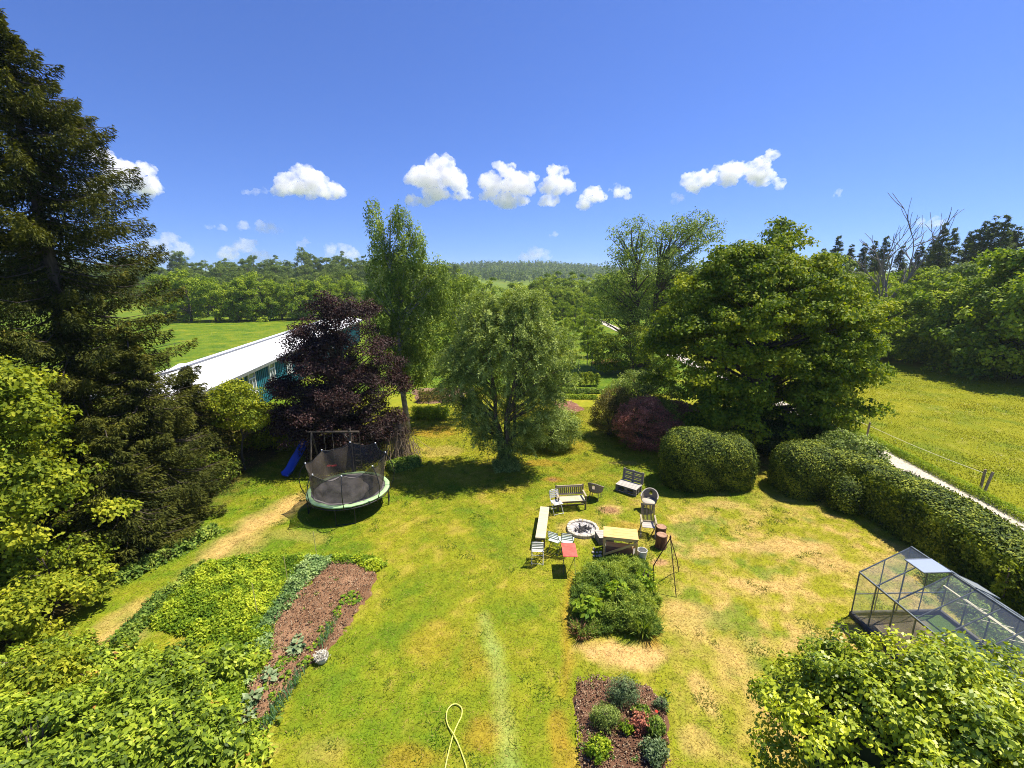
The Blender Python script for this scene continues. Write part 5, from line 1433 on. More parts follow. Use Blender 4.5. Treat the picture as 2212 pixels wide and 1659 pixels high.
for k in range(NP):
    a = 2 * pi * (k + .30) / NP; ca, sa = cos(a), sin(a)
    zt = 2.28 + .14 * sin(a + .5)
    tp = Vector((ca * 1.72, sa * 1.72, zt)); tops.append(tp)
    pole = MB().tube([(ca * 1.84, sa * 1.84, TH - .15), (ca * 2.02, sa * 2.02, 1.1), (ca * 2.06, sa * 2.06, 1.5), (ca * 1.95, sa * 1.95, 1.9), tuple(tp)], .019, 7).build('pole', BLACKM, t)
    MB().lathe([(.0, .045), (.03, .03), (.032, -.02)], 8, tuple(tp)).build('pole_cap', WHITE, pole)
    if k % 2 == 0:
        a2 = 2 * pi * (k + .30) / NP
        d = .22
        MB().tube([(cos(a2 - d) * 1.78, sin(a2 - d) * 1.78, TH - .12), (cos(a2 - d) * 1.78, sin(a2 - d) * 1.78, .02), (cos(a2 + d) * 1.78, sin(a2 + d) * 1.78, .02), (cos(a2 + d) * 1.78, sin(a2 + d) * 1.78, TH - .12)], .022, 7).build('leg', BLACKM, t)
def mat_net(name):
    m, nt, out = newmat(name)
    tr = nt.nodes.new('ShaderNodeBsdfTransparent'); df = nt.nodes.new('ShaderNodeBsdfDiffuse')
    df.inputs[0].default_value = (.085, .072, .058, 1)
    tc = nt.nodes.new('ShaderNodeTexCoord'); nz = nt.nodes.new('ShaderNodeTexNoise'); nz.inputs['Scale'].default_value = 2.5
    nt.links.new(tc.outputs['Object'], nz.inputs['Vector'])
    mr = nt.nodes.new('ShaderNodeMapRange'); mr.inputs['From Min'].default_value = .3; mr.inputs['From Max'].default_value = .7; mr.inputs['To Min'].default_value = .58; mr.inputs['To Max'].default_value = .86
    nt.links.new(nz.outputs[0], mr.inputs[0])
    ms = nt.nodes.new('ShaderNodeMixShader'); nt.links.new(mr.outputs[0], ms.inputs[0]); nt.links.new(tr.outputs[0], ms.inputs[1]); nt.links.new(df.outputs[0], ms.inputs[2]); nt.links.new(ms.outputs[0], out.inputs[0])
    return m
NET = mat_net('safety_netting')
vs = []; fs = []; M_ = 14; NR = 12
for k in range(NP):
    p = tops[k]; q = tops[(k + 1) % NP]
    for i in range(M_):
        s = i / M_; a = 2 * pi * (k + .30 + s) / NP
        front = sin(a) < -.2
        sag = 4 * s * (1 - s) * (.14 if not front else .26)
        top = p.lerp(q, s); top.z -= sag
        bot = Vector((cos(a) * 1.5, sin(a) * 1.5, TH + .05))
        for j in range(NR + 1):
            f = j / NR; w_ = bot.lerp(top, f); bulge = .07 * sin(f * pi) * sin(s * pi * 2 + k) + .03 * sin(f * 5 + k * 2 + s * 9)
            vs.append((w_.x + cos(a) * bulge, w_.y + sin(a) * bulge, w_.z))
tot = NP * M_
for i in range(tot):
    for j in range(NR): fs.append((i*(NR+1)+j, ((i+1) % tot)*(NR+1)+j, ((i+1) % tot)*(NR+1)+j+1, i*(NR+1)+j+1))
MB().add(vs, fs).build('safety_net', NET, t, smooth=True)
MB().tube([vs[i*(NR+1)+NR] for i in range(tot)], .010, 5, closed=True).build('net_rope', BLACKM, t)

# -------- wooden swing and blue slide
SW = mat_std('swing_wood', (.07, .055, .04), (.14, .11, .08), rough=.9, scale=5, bump=.3)
t = thing('swing_frame', 'wooden swing frame with a climbing ladder in the shade behind the trampoline', 'swing', (-8.5, 20.3, 0))
MB().tube([(-1.3, .05, 2.25), (1.2, -.05, 2.3)], .05, 9).build('beam', SW, t)
for x, y in ((.75, 0),): MB().tube([(x, y, 0), (x, y, 2.42)], .055, 9).build('post', SW, t)
MB().tube([(-1.15, -.5, 0), (-1.1, 0, 2.3)], .05, 9).build('post', SW, t)
MB().tube([(-1.15, .75, 0), (-1.1, 0, 2.3)], .05, 9).build('post', SW, t)
MB().tube([(.4, 0, 2.2), (.75, 0, 1.8)], .035, 7).build('brace', SW, t)
mb = MB()
for s in (-.14, .14): mb.tube([(1.05 + s, -.03, 2.25), (1.05 + s, -.03, .4)], .012, 5)
for k in range(5): mb.tube([(.91, -.03, .5 + k * .3), (1.19, -.03, .5 + k * .3)], .018, 6)
mb.build('rope_ladder', SW, t)
mb = MB()
for s in (-.2, .2): mb.tube([(-.3 + s, 0, 2.25), (-.3 + s, 0, .55)], .008, 5)
sw = mb.build('swing_ropes', POST, t)
MB().box((-.3, 0, .53), (.46, .18, .03)).build('swing_seat', mat_std('red_seat', (.4, .03, .03), (.5, .05, .04), rough=.5), t)
a = Vector(g(616, 1030, .12)); b = Vector((-10.35, 21.5, 1.35))
t = thing('slide', 'bright blue plastic slide left of the trampoline', 'slide', (a.x, a.y, 0))
dirv = (b - a); hz = Vector((dirv.x, dirv.y, 0)).normalized(); sd_ = Vector((hz.y, -hz.x, 0))
N = 22; vs = []; fs = []
cross = [(-.26, .16), (-.24, .17), (-.21, .15), (-.19, .02), (0, 0), (.19, .02), (.21, .15), (.24, .17), (.26, .16)]
for i in range(N + 1):
    s = i / N; q = a.lerp(b, s); z = .16 + (b.z - .16) * (s - .07 * sin(s * 2 * pi * 1.0) - .03 * sin(s * 4 * pi)) 
    for (x, h) in cross: vs.append(tuple(Vector((q.x, q.y, z + h)) + sd_ * x - Vector((a.x, a.y, 0))))
m = len(cross)
for i in range(N):
    for j in range(m - 1): fs.append((i*m+j, i*m+j+1, (i+1)*m+j+1, (i+1)*m+j))
o = MB().add(vs, fs).build('chute', BLUEP, t, smooth=True); so = o.modifiers.new('s', 'SOLIDIFY'); so.thickness = .02
bl = b - Vector((a.x, a.y, 0))
mb = MB()
for s in (-1, 1):
    q = bl + sd_ * .26 * s; mb.bar((q.x, q.y, 0), (q.x, q.y, b.z + .5), .06, .06)
    q = q + hz * .7; mb.bar((q.x, q.y, 0), (q.x, q.y, b.z + .5), .06, .06)
mb.build('tower_posts', SW, t)
q = bl + hz * .35; MB().box((q.x, q.y, b.z - .03), (.62, .72, .05), rz=atan2(sd_.y, sd_.x)).build('platform', SW, t)

# -------- greenhouse
GC = Vector((9.76, 11.0, 0)); GA = radians(1.5)
EZ_, RZ_, GW, BAY, NBAY = 1.42, 2.2, 2.62, .585, 11
t = thing('greenhouse', 'aluminium greenhouse with open roof vents beside the hedge', 'greenhouse', GC, GA - pi / 2)
# local: x runs along the length (towards the camera), y across to the right (world +x)
ALU = mat_std('dark_aluminium', (.10, .12, .13), (.17, .19, .2), rough=.4, scale=6, bump=.03, metal=.5)
GLS = mat_glass('greenhouse_glass', (.93, .97, .97), .05, .04, milk=.07)
Lg = BAY * NBAY
def gp(x, y, z): return (x, y, z)
half = GW / 2
bs = MB()
bs.box((Lg / 2, 0, .06), (Lg + .05, .09, .14)).box((Lg / 2, GW, .06), (Lg + .05, .09, .14)).box((0, half, .06), (.09, GW - .09, .14)); bs.build('foundation', mat_std('dark_edging', (.05, .045, .04), (.1, .09, .08), rough=.9), t)
for y in (0, GW): MB().bar((0, y, EZ_), (Lg, y, EZ_), .045, .05).build('eaves', ALU, t)
MB().bar((0, half, RZ_), (Lg, half, RZ_), .05, .06).build('ridge', ALU, t)
for k in range(NBAY + 1):
    x = k * BAY
    for y in (0, GW):
        MB().bar((x, y, .13), (x, y, EZ_ - .03), .028, .03, up=(1, 0, 0)).build('wall_post', ALU, t)
        MB().bar((x, y, EZ_ + .01), (x, half, RZ_ - .01), .028, .028).build('rafter', ALU, t)
for y, z in ((half * .5, (EZ_ + RZ_) / 2 + .10), (half * 1.5, (EZ_ + RZ_) / 2 + .10)):
    pass
MB().bar((0, .04, .72), (0, GW - .04, .72), .025, .025).bar((0, half, .14), (0, half, RZ_ - .04), .028, .028, up=(1, 0, 0)).bar((0, half * .5, .14), (0, half * .5, (EZ_ + RZ_) / 2 - .02), .022, .022, up=(1, 0, 0)).bar((0, half * 1.5, .14), (0, half * 1.5, (EZ_ + RZ_) / 2 - .02), .022, .022, up=(1, 0, 0)).build('gable_frame', ALU, t)
MB().add([(-.004, .02, .14), (-.004, GW - .02, .14), (-.004, GW - .02, EZ_), (-.004, half, RZ_ - .02), (-.004, .02, EZ_)], [(0, 1, 2, 3, 4)]).build('glass_pane', GLS, t)
VENT = {1: 0, 7: 0}; VENTR = {2: 0, 8: 0}
for k in range(NBAY):
    x0 = k * BAY + .016; x1 = (k + 1) * BAY - .016
    for (y0, side) in ((0, 1), (GW, -1)):
        MB().quad((x0, y0, .14), (x1, y0, .14), (x1, y0, EZ_ - .02), (x0, y0, EZ_ - .02)).build('glass_pane', GLS, t)
        vent = (side == 1 and k in VENT) or (side == -1 and k in VENTR)
        f1 = .52 if vent else .98
        ya = y0 + side * half * .02; za = EZ_ + (RZ_ - EZ_) * .02 + .018; yb = y0 + side * half * f1; zb = EZ_ + (RZ_ - EZ_) * f1 + .018
        MB().quad((x0, ya, za), (x1, ya, za), (x1, yb, zb), (x0, yb, zb)).build('glass_pane', GLS, t)
        if vent:
            h0 = (half - side * 0, RZ_ + .04); wv = half * .48 / cos(atan2(RZ_ - EZ_, half))
            ang = radians(0 if side == 1 else -25)
            ye = half - side * wv * cos(ang); ze = RZ_ + .04 + wv * sin(ang)
            vt = MB(); vt.bar((x0, half, RZ_ + .045), (x0, ye, ze), .03, .025).bar((x1, half, RZ_ + .045), (x1, ye, ze), .03, .025).bar((x0, ye, ze), (x1, ye, ze), .03, .025)
            v_ = vt.build('roof_vent', ALU, t)
            MB().quad((x0, half, RZ_ + .05), (x1, half, RZ_ + .05), (x1, ye, ze + .006), (x0, ye, ze + .006)).build('vent_glass', mat_glass('frosted_glass', (.8, .86, .9), .06, .25, milk=.42) if 'frosted_glass' not in MATS else MATS['frosted_glass'], v_)
            MB().bar(((x0 + x1) / 2, half - side * wv * .6, RZ_ - .25), ((x0 + x1) / 2, half - side * wv * .85, ze - .01), .012, .012).build('vent_arm', ALU, v_)
# pale grow wires and shelf strips inside
mb = MB()
mb.bar((BAY * 1.3, half * 1.25, 1.55), (Lg - .1, half * 1.25, 1.55), .05, .025).bar((BAY * 1.6, half * 1.62, 1.25), (Lg - .1, half * 1.62, 1.25), .05, .025)
for k in range(2, NBAY): mb.bar((k * BAY + .2, half * 1.05, 1.53), (k * BAY + .2, half * 1.72, 1.28), .022, .016)
mb.build('inner_rails', PLANK, t)
# floor of the greenhouse
P = [(9.6, 11.1), (12.6, 11.2), (12.6, 4.3), (9.4, 4.3)]
gf = link_mesh('soil', grid_mesh('soil', 9.72, 12.4, 4.4, 10.95, .07, lambda x, y: .03 + (fbm(x * 4, y * 4, 8) - .5) * .05,
      lambda x, y: mixc(mixc(np.tile(np.array([.11, .085, .065]), (len(x), 1)), np.array([.26, .20, .14]), (fbm(x * 2, y * 2, 9) - .4) * 3), np.array([.10, .16, .03]), np.clip((x - 11.35) * 3 + (fbm(x * 3, y * 3, 19) - .5) * 3, 0, 1))), MATS['soil'])
tag(gf, kind='structure')
p = hump_row('weeds', 'low green plants growing along the hedge side inside the greenhouse', 'plants', (2010, 1245), (2215, 1440), .42, .5, 9000, .09, .04, 12, G_HERB); p['kind'] = 'stuff'

# ================================================================== PLANTS IN THE BEDS
def mass(name, label, cat, poly_uv, n, hfun, L, W, seed, mat, spread=.7, droop=.4, tb=0.0, base=0.0, upright=False, kind='stuff', nscale=1.6):
    P = [g(u, v)[:2] for (u, v) in poly_uv]; xs = [p[0] for p in P]; ys = [p[1] for p in P]
    rs = np.random.RandomState(seed); out = []
    tot = 0
    while tot < n:
        x = rs.uniform(min(xs), max(xs), n * 2); y = rs.uniform(min(ys), max(ys), n * 2); k = inpoly(x, y, P); out.append(np.stack([x[k], y[k]], 1)); tot += k.sum()
    xy = np.concatenate(out)[:n]; x, y = xy.T
    wob = (fbm(x * 2.1, y * 2.1, seed + 40) - .5) * .55
    x = x + wob; y = y + (fbm(x * 2.3, y * 2.3, seed + 41) - .5) * .55
    d = np.clip(polydist(x, y, P) / .35, 0, 1)
    k = fbm(x * nscale, y * nscale, seed); k2 = vnoise(x * 5, y * 5, seed + 3)
    top = hfun(x, y) * (.35 + .65 * d) * np.clip(.15 + 1.1 * k + .75 * (k2 - .4) + .5 * (vnoise(x * 11, y * 11, seed + 6) - .5), .08, 2)
    z = base + top * (1 - np.abs(rs.normal(0, .28, n))).clip(0, 1)
    C = np.stack([x, y, z], 1)
    C += rs.normal(0, .03, C.shape)
    gx = np.stack([k - .5, k2 - .5, np.ones(n)], 1)
    V = leaves(C, gx, L, W, rs, -1.5 if upright else droop, spread)
    cen = np.array([np.mean(xs), np.mean(ys), 0.0])
    t = np.clip(.5 + (k - .5) * .8 + (k2 - .5) * .5 + rs.uniform(-.25, .25, n) + tb, 0, 1)
    o = link_mesh(name, np_mesh(name, V - cen, quads(n), tint=t), mat); o.location = tuple(cen)
    return tag(o, label, cat, kind=kind)
K = lambda h: (lambda x, y: np.full(x.shape, h))
G_MINT = mat_leaf('grey_green_leaves', [(.1, (.06, .12, .035)), (.5, (.14, .22, .07)), (1, (.36, .44, .17))], trans=.3)
# left plot: strips of different green
mass('ground_cover', 'bright yellow-green leafy ground cover filling the upper part of the left plot', 'ground cover', [(450, 1215), (560, 1200), (690, 1202), (650, 1250), (580, 1330), (500, 1385), (400, 1390), (320, 1350), (360, 1290)], 46000, K(.24), .08, .052, 61, G_BRIGHT)
mass('ground_cover', 'dull green ground cover along the dry strip edge of the left plot', 'ground cover', [(440, 1213), (450, 1222), (390, 1290), (320, 1350), (270, 1400), (240, 1385), (330, 1300)], 8000, K(.26), .09, .055, 62, G_HERB)
mass('strawberry_plants', 'grey-green leafy strip between the bright ground cover and the bare soil', 'plants', [(655, 1208), (720, 1208), (715, 1222), (640, 1290), (590, 1345), (588, 1400), (540, 1480), (500, 1470), (540, 1370), (600, 1290)], 28000, K(.26), .08, .05, 63, G_MINT)
mass('bean_plants', 'fresh green strip along the head of the bare soil', 'plants', [(700, 1205), (800, 1205), (828, 1218), (815, 1240), (765, 1222), (715, 1220)], 5500, K(.28), .09, .06, 64, G_BRIGHT)
mass('ground_cover', 'mid-green leafy growth left of the bare soil, below the grey-green strip', 'ground cover', [(480, 1375), (560, 1330), (590, 1360), (575, 1420), (535, 1490), (515, 1580), (440, 1640), (380, 1500)], 32000, K(.30), .09, .055, 65, G_BRIGHT)
# big leafy shrubs bottom left
def dogwood(label, base, lobes, n, seed, mat=None):
    return broad('shrub', label, 'shrub', base, lobes, int(n * 1.1), 44, .21, .135, .07, seed, mat or G_YELLOW2, r0=.02, stems=6, tname='stems', share=.10, flat=.8, droop=.9, spread=.6, upn=.8, shell=.22, big=.5)
G_YELLOW2 = mat_leaf('shrub_leaves', [(.05, (.028, .05, .007)), (.35, (.10, .15, .012)), (.75, (.26, .32, .024)), (.93, (.40, .42, .05)), (1, (.38, .19, .05))], trans=.38, rough=.5)
G4 = lambda u, v: tuple(g(u, v, .45)[:2]) + (0,)
dogwood('large leafy shrub in the very bottom left corner', G4(90, 1640), [(0, 0, .55, 1.2, 1.0, .75), (.9, -.3, .5, 1.0, .9, .7), (-1.1, .3, .5, 1.1, .9, .7)], 560, 71)
dogwood('large leafy shrub in the middle of the lower left thicket', G4(300, 1545), [(0, 0, .5, 1.2, .9, .6), (-1.0, .3, .4, 1.0, .8, .5), (.8, -.4, .45, .8, .8, .55)], 560, 72)
dogwood('leafy shrub at the right end of the thicket beside the bare soil bed', G4(425, 1625), [(0, 0, .45, .9, .7, .55), (-.8, .2, .45, .8, .7, .6), (.45, .3, .3, .5, .5, .4)], 330, 73)
dogwood('low sunlit shrub at the upper left of the lower left thicket', G4(120, 1430), [(0, 0, .3, 1.2, .8, .45), (1.1, -.2, .3, 1.0, .8, .45), (-1.1, -.4, .35, 1.0, .9, .45)], 330, 74)
dogwood('low sunlit shrub below the bright ground cover', G4(380, 1440), [(0, 0, .25, 1.2, .8, .4), (.9, .1, .25, .8, .7, .35), (-1.0, -.3, .3, .9, .8, .4)], 330, 76)
broad('shrub', 'small shrub at the left frame edge below the maple', 'shrub', (-10.6, 8.2, 0), [(0, 0, .6, .8, .8, .7)], 110, 55, .3, .11, .07, 75, G_YELLOW, r0=.02, stems=4, tname='stems')
# canes
CANE = mat_std('bamboo', (.42, .36, .12), (.58, .52, .2), rough=.6, scale=8, bump=.1)
for (u0, v0, u1, v1, lb) in [(686, 1213, 680, 1177, 'farthest bamboo cane, beside the head of the bare soil'), (624, 1271, 623, 1230, 'middle bamboo cane in the leafy strip'), (558, 1335, 556, 1293, 'nearest bamboo cane in the leafy strip')]:
    p = g(u0, v0); post('bamboo_cane', lb, p[0], p[1], 1.15, .011, 'bamboo canes in the left plot', (-.03, 0), CANE, 'cane')
# seedlings
def seedling(kind, label, group, spots, L, W, nl, seed, mat, upright=False, h=.1):
    rs = np.random.RandomState(seed); src = None
    C = np.zeros((nl, 3)); a = rs.uniform(0, 2 * pi, nl)
    q = np.sqrt(rs.rand(nl)) * L * .5; C[:, 0] = np.cos(a) * q; C[:, 1] = np.sin(a) * q; C[:, 2] = rs.uniform(.02, h, nl)
    D = np.stack([np.cos(a), np.sin(a), np.full(nl, 3.5 if upright else .5)], 1)
    nr = np.tile([0, 0, .2 if upright else 1.0], (nl, 1)) + (D * [1, 1, 0] if upright else 0)
    V = leaves(C, nr, L, W, rs, 0, .25, dirb=D * 2)
    me = np_mesh(kind, V, quads(nl), tint=rs.rand(nl)); me.materials.append(mat)
    for i, (u, v, s) in enumerate(spots):
        o = bpy.data.objects.new(kind, me); COL.objects.link(o); p = g(u, v); o.location = (p[0], p[1], .05); o.scale = (s, s, s); o.rotation_euler = (0, 0, i * 1.7)
        tag(o, label, 'plant', group)
D3 = lambda x, y: (.375 * x, 1106 + .375 * y)
sp = [(1710, 800, 1.3), (1700, 825, .8), (1560, 975, 1.1), (1460, 1100, 1.3), (1430, 1195, 1.1), (1720, 745, .8), (1545, 930, .7)]
seedling('cabbage_plant', 'small grey-green cabbage plant in the left soil bed', 'young cabbage plants in the left soil bed', [D3(x, y) + (s,) for x, y, s in sp], .15, .10, 26, 1, G_BLUE, h=.14)
sp = [(2000, 500, 1.2), (2040, 490, 1.2), (1980, 530, 1), (2030, 540, 1), (1945, 580, 1), (1950, 605, .9), (2060, 520, 1), (1900, 660, .8), (1850, 690, .8), (1870, 720, .8), (1830, 770, .9), (1800, 800, .9), (1780, 870, 1), (1640, 880, .8), (1610, 920, .9), (1650, 960, 1), (1590, 1080, 1.1), (1510, 1040, 1), (1630, 860, .8), (1600, 900, .8), (1690, 860, .7), (1560, 1180, .9), (1500, 1230, 1), (1480, 1260, 1), (1900, 700, .8), (1700, 990, .8), (1740, 890, .8)]
seedling('lettuce_plant', 'small yellow-green lettuce in the left soil bed', 'young lettuces in the left soil bed', [D3(x, y) + (s,) for x, y, s in sp], .11, .08, 26, 2, G_BRIGHT, h=.09)
rs = random.Random(3); sp = []
for k in range(26):
    s = k / 25; x = 1745 + (1530 - 1745) * s; y = 945 + (1285 - 945) * s; sp.append(D3(x, y) + (rs.uniform(.85, 1.2),))
for k in range(9):
    s = k / 8; x = 1925 + (1850 - 1925) * s; y = 665 + (800 - 665) * s; sp.append(D3(x, y) + (rs.uniform(.8, 1.1),))
seedling('leek_plant', 'upright blue-green leek in the row along the lawn edge of the soil bed', 'leeks in the row beside the lawn', sp, .30, .020, 8, 3, mat_leaf('leek_leaves', [(.1, (.05, .12, .05)), (1, (.15, .26, .12))], trans=.3), True, .08)
# pale wire ball pot
p = Vector(g(696, 1428)); t = thing('flower_pot', 'round pale pot full of dry white stems beside the leek row', 'pot', p); t.scale = (.8, .8, .8)
MB().lathe([(0, 0), (.15, 0), (.20, .12), (.21, .22), (.19, .25), (.17, .23), (.15, .1), (0, .1)], 24).build('pot', STONE, t)
V = leaves(np.random.RandomState(1).normal(0, .08, (340, 3)) * [1, 1, .35] + [0, 0, .25], np.tile([0, 0, 1.0], (340, 1)), .10, .022, np.random.RandomState(2), 0, .7)
link_mesh('dry_stems', np_mesh('dry_stems', V, quads(340), tint=np.random.RandomState(3).rand(340)), mat_leaf('dry_white_stems', [(.1, (.35, .32, .26)), (1, (.75, .72, .64))], trans=.1), t)
# herb bed in the centre right
HB = [(1262, 1228), (1300, 1212), (1370, 1205), (1395, 1215), (1418, 1270), (1420, 1360), (1395, 1378), (1320, 1365), (1262, 1380), (1240, 1345), (1236, 1300)]
mass('herb_bed', 'dense fine-leaved herbs filling the raised middle bed', 'herbs', HB, 60000, lambda x, y: (.26 + .26 * np.clip((13.2 - y) / 2.0, 0, 1)) * (.6 + .9 * vnoise(x * 2.2, y * 2.2, 8)), .11, .022, 81, G_HERB, spread=.9, tb=.05, upright=True, nscale=1.0)
broad('rhubarb_plant', 'broad-leaved plant in the middle of the herb bed', 'plant', g(1335, 1310), [(0, 0, .45, .38, .32, .28)], 26, 20, .16, .17, .12, 82, G_BRIGHT, r0=.01, stems=4, tname='stems', flat=.6)
broad('rhubarb_plant', 'broad-leaved plant spilling over the left edge of the herb bed', 'plant', g(1268, 1335), [(0, 0, .38, .32, .34, .26)], 26, 20, .16, .17, .12, 83, G_BRIGHT, r0=.01, stems=4, tname='stems', flat=.6)
broad('chard_plant', 'leafy plant at the right edge of the herb bed', 'plant', g(1392, 1278), [(0, 0, .45, .30, .34, .30)], 22, 20, .15, .13, .08, 84, G_BRIGHT, r0=.01, stems=4, tname='stems', flat=.6)
def tuft(name, label, loc, n, L, W, seed, mat, r=.15, group=None):
    rs = np.random.RandomState(seed); a = rs.uniform(0, 2 * pi, n); q = np.abs(rs.normal(0, r * .5, n))
    segs = []; V = []
    lean = rs.uniform(.15, .9, n); l = L * rs.uniform(.6, 1.1, n)
    b = np.stack([np.cos(a) * q, np.sin(a) * q, np.zeros(n)], 1); d = np.stack([np.cos(a) * lean, np.sin(a) * lean, np.ones(n)], 1); d = unit(d)
    m1 = b + d * (l * .55)[:, None]; d2 = unit(d - [0, 0, .6] * lean[:, None]); e = m1 + d2 * (l * .5)[:, None]
    s = np.stack([-np.sin(a), np.cos(a), 0 * a], 1) * W / 2
    V = np.stack([b - s, b + s, m1 + s, m1 - s, e], 1).reshape(-1, 3); i = np.arange(n) * 5
    Q = np.concatenate([np.stack([i, i + 1, i + 2, i + 3], 1), np.stack([i + 3, i + 2, i + 4, i + 4], 1)])
    me = bpy.data.meshes.new(name)
    me.from_pydata(V.tolist(), [], [tuple(f) if f[2] != f[3] else (f[0], f[1], f[2]) for f in Q.tolist()])
    at = me.attributes.new('tint', 'FLOAT', 'FACE'); tv = rs.rand(n); at.data.foreach_set('value', np.concatenate([tv, tv]).astype(np.float32))
    o = link_mesh(name, me, mat); o.location = loc
    return tag(o, label, 'plant', group)
tuft('daylily_clump', 'arching long-leaved clump at the lower right of the herb bed', g(1388, 1362), 420, .62, .022, 5, G_HERB, .32)
tuft('daylily_clump', 'arching long-leaved clump in the middle right of the herb bed', g(1372, 1325), 300, .58, .022, 6, G_HERB, .3)
tuft('dry_grass_clump', 'dry brownish tuft at the lower left corner of the herb bed', g(1256, 1372), 160, .42, .012, 7, M_DRY, .25)
# near bed
D4 = lambda x, y: ((1300 + x * .3316) / 1.085, (1250 + y * .3316) / 1.085)
def bush(name, label, xy, r, h, n, L, W, seed, mat, cat='plant'):
    p = g(*D4(*xy)); 
    return broad(name, label, cat, p, [(0, 0, h * .55, r, r * .9, h * .5), (r * .5, r * .3, h * .45, r * .6, r * .6, h * .4)], n, 44, r * .32, L, W, seed, mat, r0=.012, stems=5, tname='stems', droop=-.8, flat=1.0, upn=.3, shell=.35, inner=.3)
bush('lavender_bush', 'grey-green feathery bush at the head of the near bed', (480, 1195), .34, .55, 90, .07, .014, 91, G_BLUE)
bush('lavender_bush', 'grey-green feathery bush at the left of the near bed', (350, 1370), .30, .45, 80, .07, .014, 92, G_WILLOW)
bush('lavender_bush', 'small silvery bush at the right corner of the near bed', (745, 1240), .17, .25, 40, .05, .012, 93, G_BLUE)
bush('rose_bush', 'small rose bush with reddish shoots in the near bed', (600, 1390), .24, .36, 50, .05, .03, 94, G_RED)
bush('herb_plant', 'small bright green plant between the two feathery bushes', (500, 1420), .15, .3, 36, .06, .03, 95, G_BRIGHT)
bush('herb_plant', 'bright green plant at the right side of the near bed', (700, 1430), .22, .35, 60, .07, .035, 96, G_HERB)
bush('herb_plant', 'yellow-green plant at the lower left of the near bed', (300, 1580), .26, .36, 60, .06, .04, 97, G_BRIGHT)
bush('herb_plant', 'green plant at the lower right of the near bed', (690, 1600), .26, .34, 60, .07, .035, 98, G_BLUE)
bush('herb_plant', 'low green plant above the rose bush', (610, 1310), .18, .26, 46, .06, .035, 99, G_HERB)
rs = np.random.RandomState(88); sp = []
for k in range(34): sp.append(D4(rs.uniform(170, 800), rs.uniform(1080, 1640)) + (rs.uniform(.35, .8),))
seedling('weed', 'tiny green weed in the soil of the near bed', 'weeds in the near bed', sp, .10, .05, 16, 8, G_HERB, h=.07)
sp = []
for k in range(60):
    w_ = rs.rand(); sp.append((790 - 255 * w_ + rs.uniform(-95, 10) * (1 - .2 * w_), 1250 + 320 * w_ + rs.uniform(-10, 10), rs.uniform(.25, .7)))
seedling('weed', 'tiny green weed in the soil of the left bed', 'weeds in the left soil bed', sp, .10, .05, 16, 9, G_HERB, h=.06)
mb = MB()
for k in range(10):
    a = k * 2 * pi / 10; mb.add([(0, 0, 0), (cos(a) * .03, sin(a) * .03, .012), (cos(a + .5) * .034, sin(a + .5) * .034, .02)], [(0, 1, 2)])
o = mb.build('red_flower', mat_std('red_petals', (.75, .03, .02), (.8, .06, .03), rough=.6, bump=0)); p = g(*D4(715, 1318)); o.location = (p[0], p[1], .22)
tag(o, 'single bright red flower at the right of the near bed', 'flower')
# yellow hose
c6 = lambda x, y: (875.6 + .2778 * x, 1198 + .2778 * y)
hp = [(290, 1760), (322, 1600), (350, 1480), (372, 1400), (405, 1320), (436, 1255), (438, 1195), (400, 1163), (358, 1172), (325, 1215), (320, 1275), (335, 1335), (372, 1400), (410, 1470), (445, 1560), (480, 1670), (500, 1790)]
pts = [Vector(g(*c6(*q), .03)) for q in hp]
for i in range(4): pts[i + 0] = pts[i]
pts[12] = pts[12] + Vector((0, 0, .03))
cu = []
for i in range(len(pts) - 1):
    p0 = pts[max(i-1, 0)]; p1 = pts[i]; p2 = pts[i+1]; p3 = pts[min(i+2, len(pts)-1)]
    for k in range(6):
        s = k / 6; cu.append(.5 * ((2*p1) + (p2 - p0)*s + (2*p0 - 5*p1 + 4*p2 - p3)*s*s + (3*p1 - p0 - 3*p2 + p3)*s**3))
o = MB().tube(cu, .014, 8).build('garden_hose', mat_std('yellow_hose', (.62, .62, .12), (.7, .7, .18), rough=.4, bump=0), smooth=True)
tag(o, 'yellow garden hose lying in a loop on the lawn at the lower edge', 'hose')


# labels that place each far tree in its row
ORD = 'first second third fourth fifth sixth seventh eighth ninth tenth eleventh twelfth thirteenth fourteenth fifteenth sixteenth seventeenth eighteenth nineteenth twentieth twenty-first twenty-second twenty-third'.split()
for gname, fmt in [('broadleaf trees at the edge of the right wood', '{} broadleaf tree from the left at the edge of the right wood'),
                   ('round trees along the far edge of the left meadow', '{} round tree from the left in the row closing the left meadow'),
                   ('trees in the band across the middle distance', '{} tree from the left in the band across the middle distance'),
                   ('young fruit trees of the orchard strip', '{} young fruit tree from the left in the orchard strip'),
                   ('dark conifers of the right-hand wood', '{} dark conifer from the left in the right-hand wood'),
                   ('low bushes at the foot of the right wood', '{} low bush from the left at the foot of the right wood'),
                   ('stakes at the back of the kitchen garden', '{} dark stake from the left at the back of the kitchen garden')]:
    m_ = [o for o in COL.objects if o.parent is None and o.get('group') == gname]
    m_.sort(key=lambda o: o.location.x / o.location.y)
    for i, o in enumerate(m_): o['label'] = fmt.format(ORD[i])

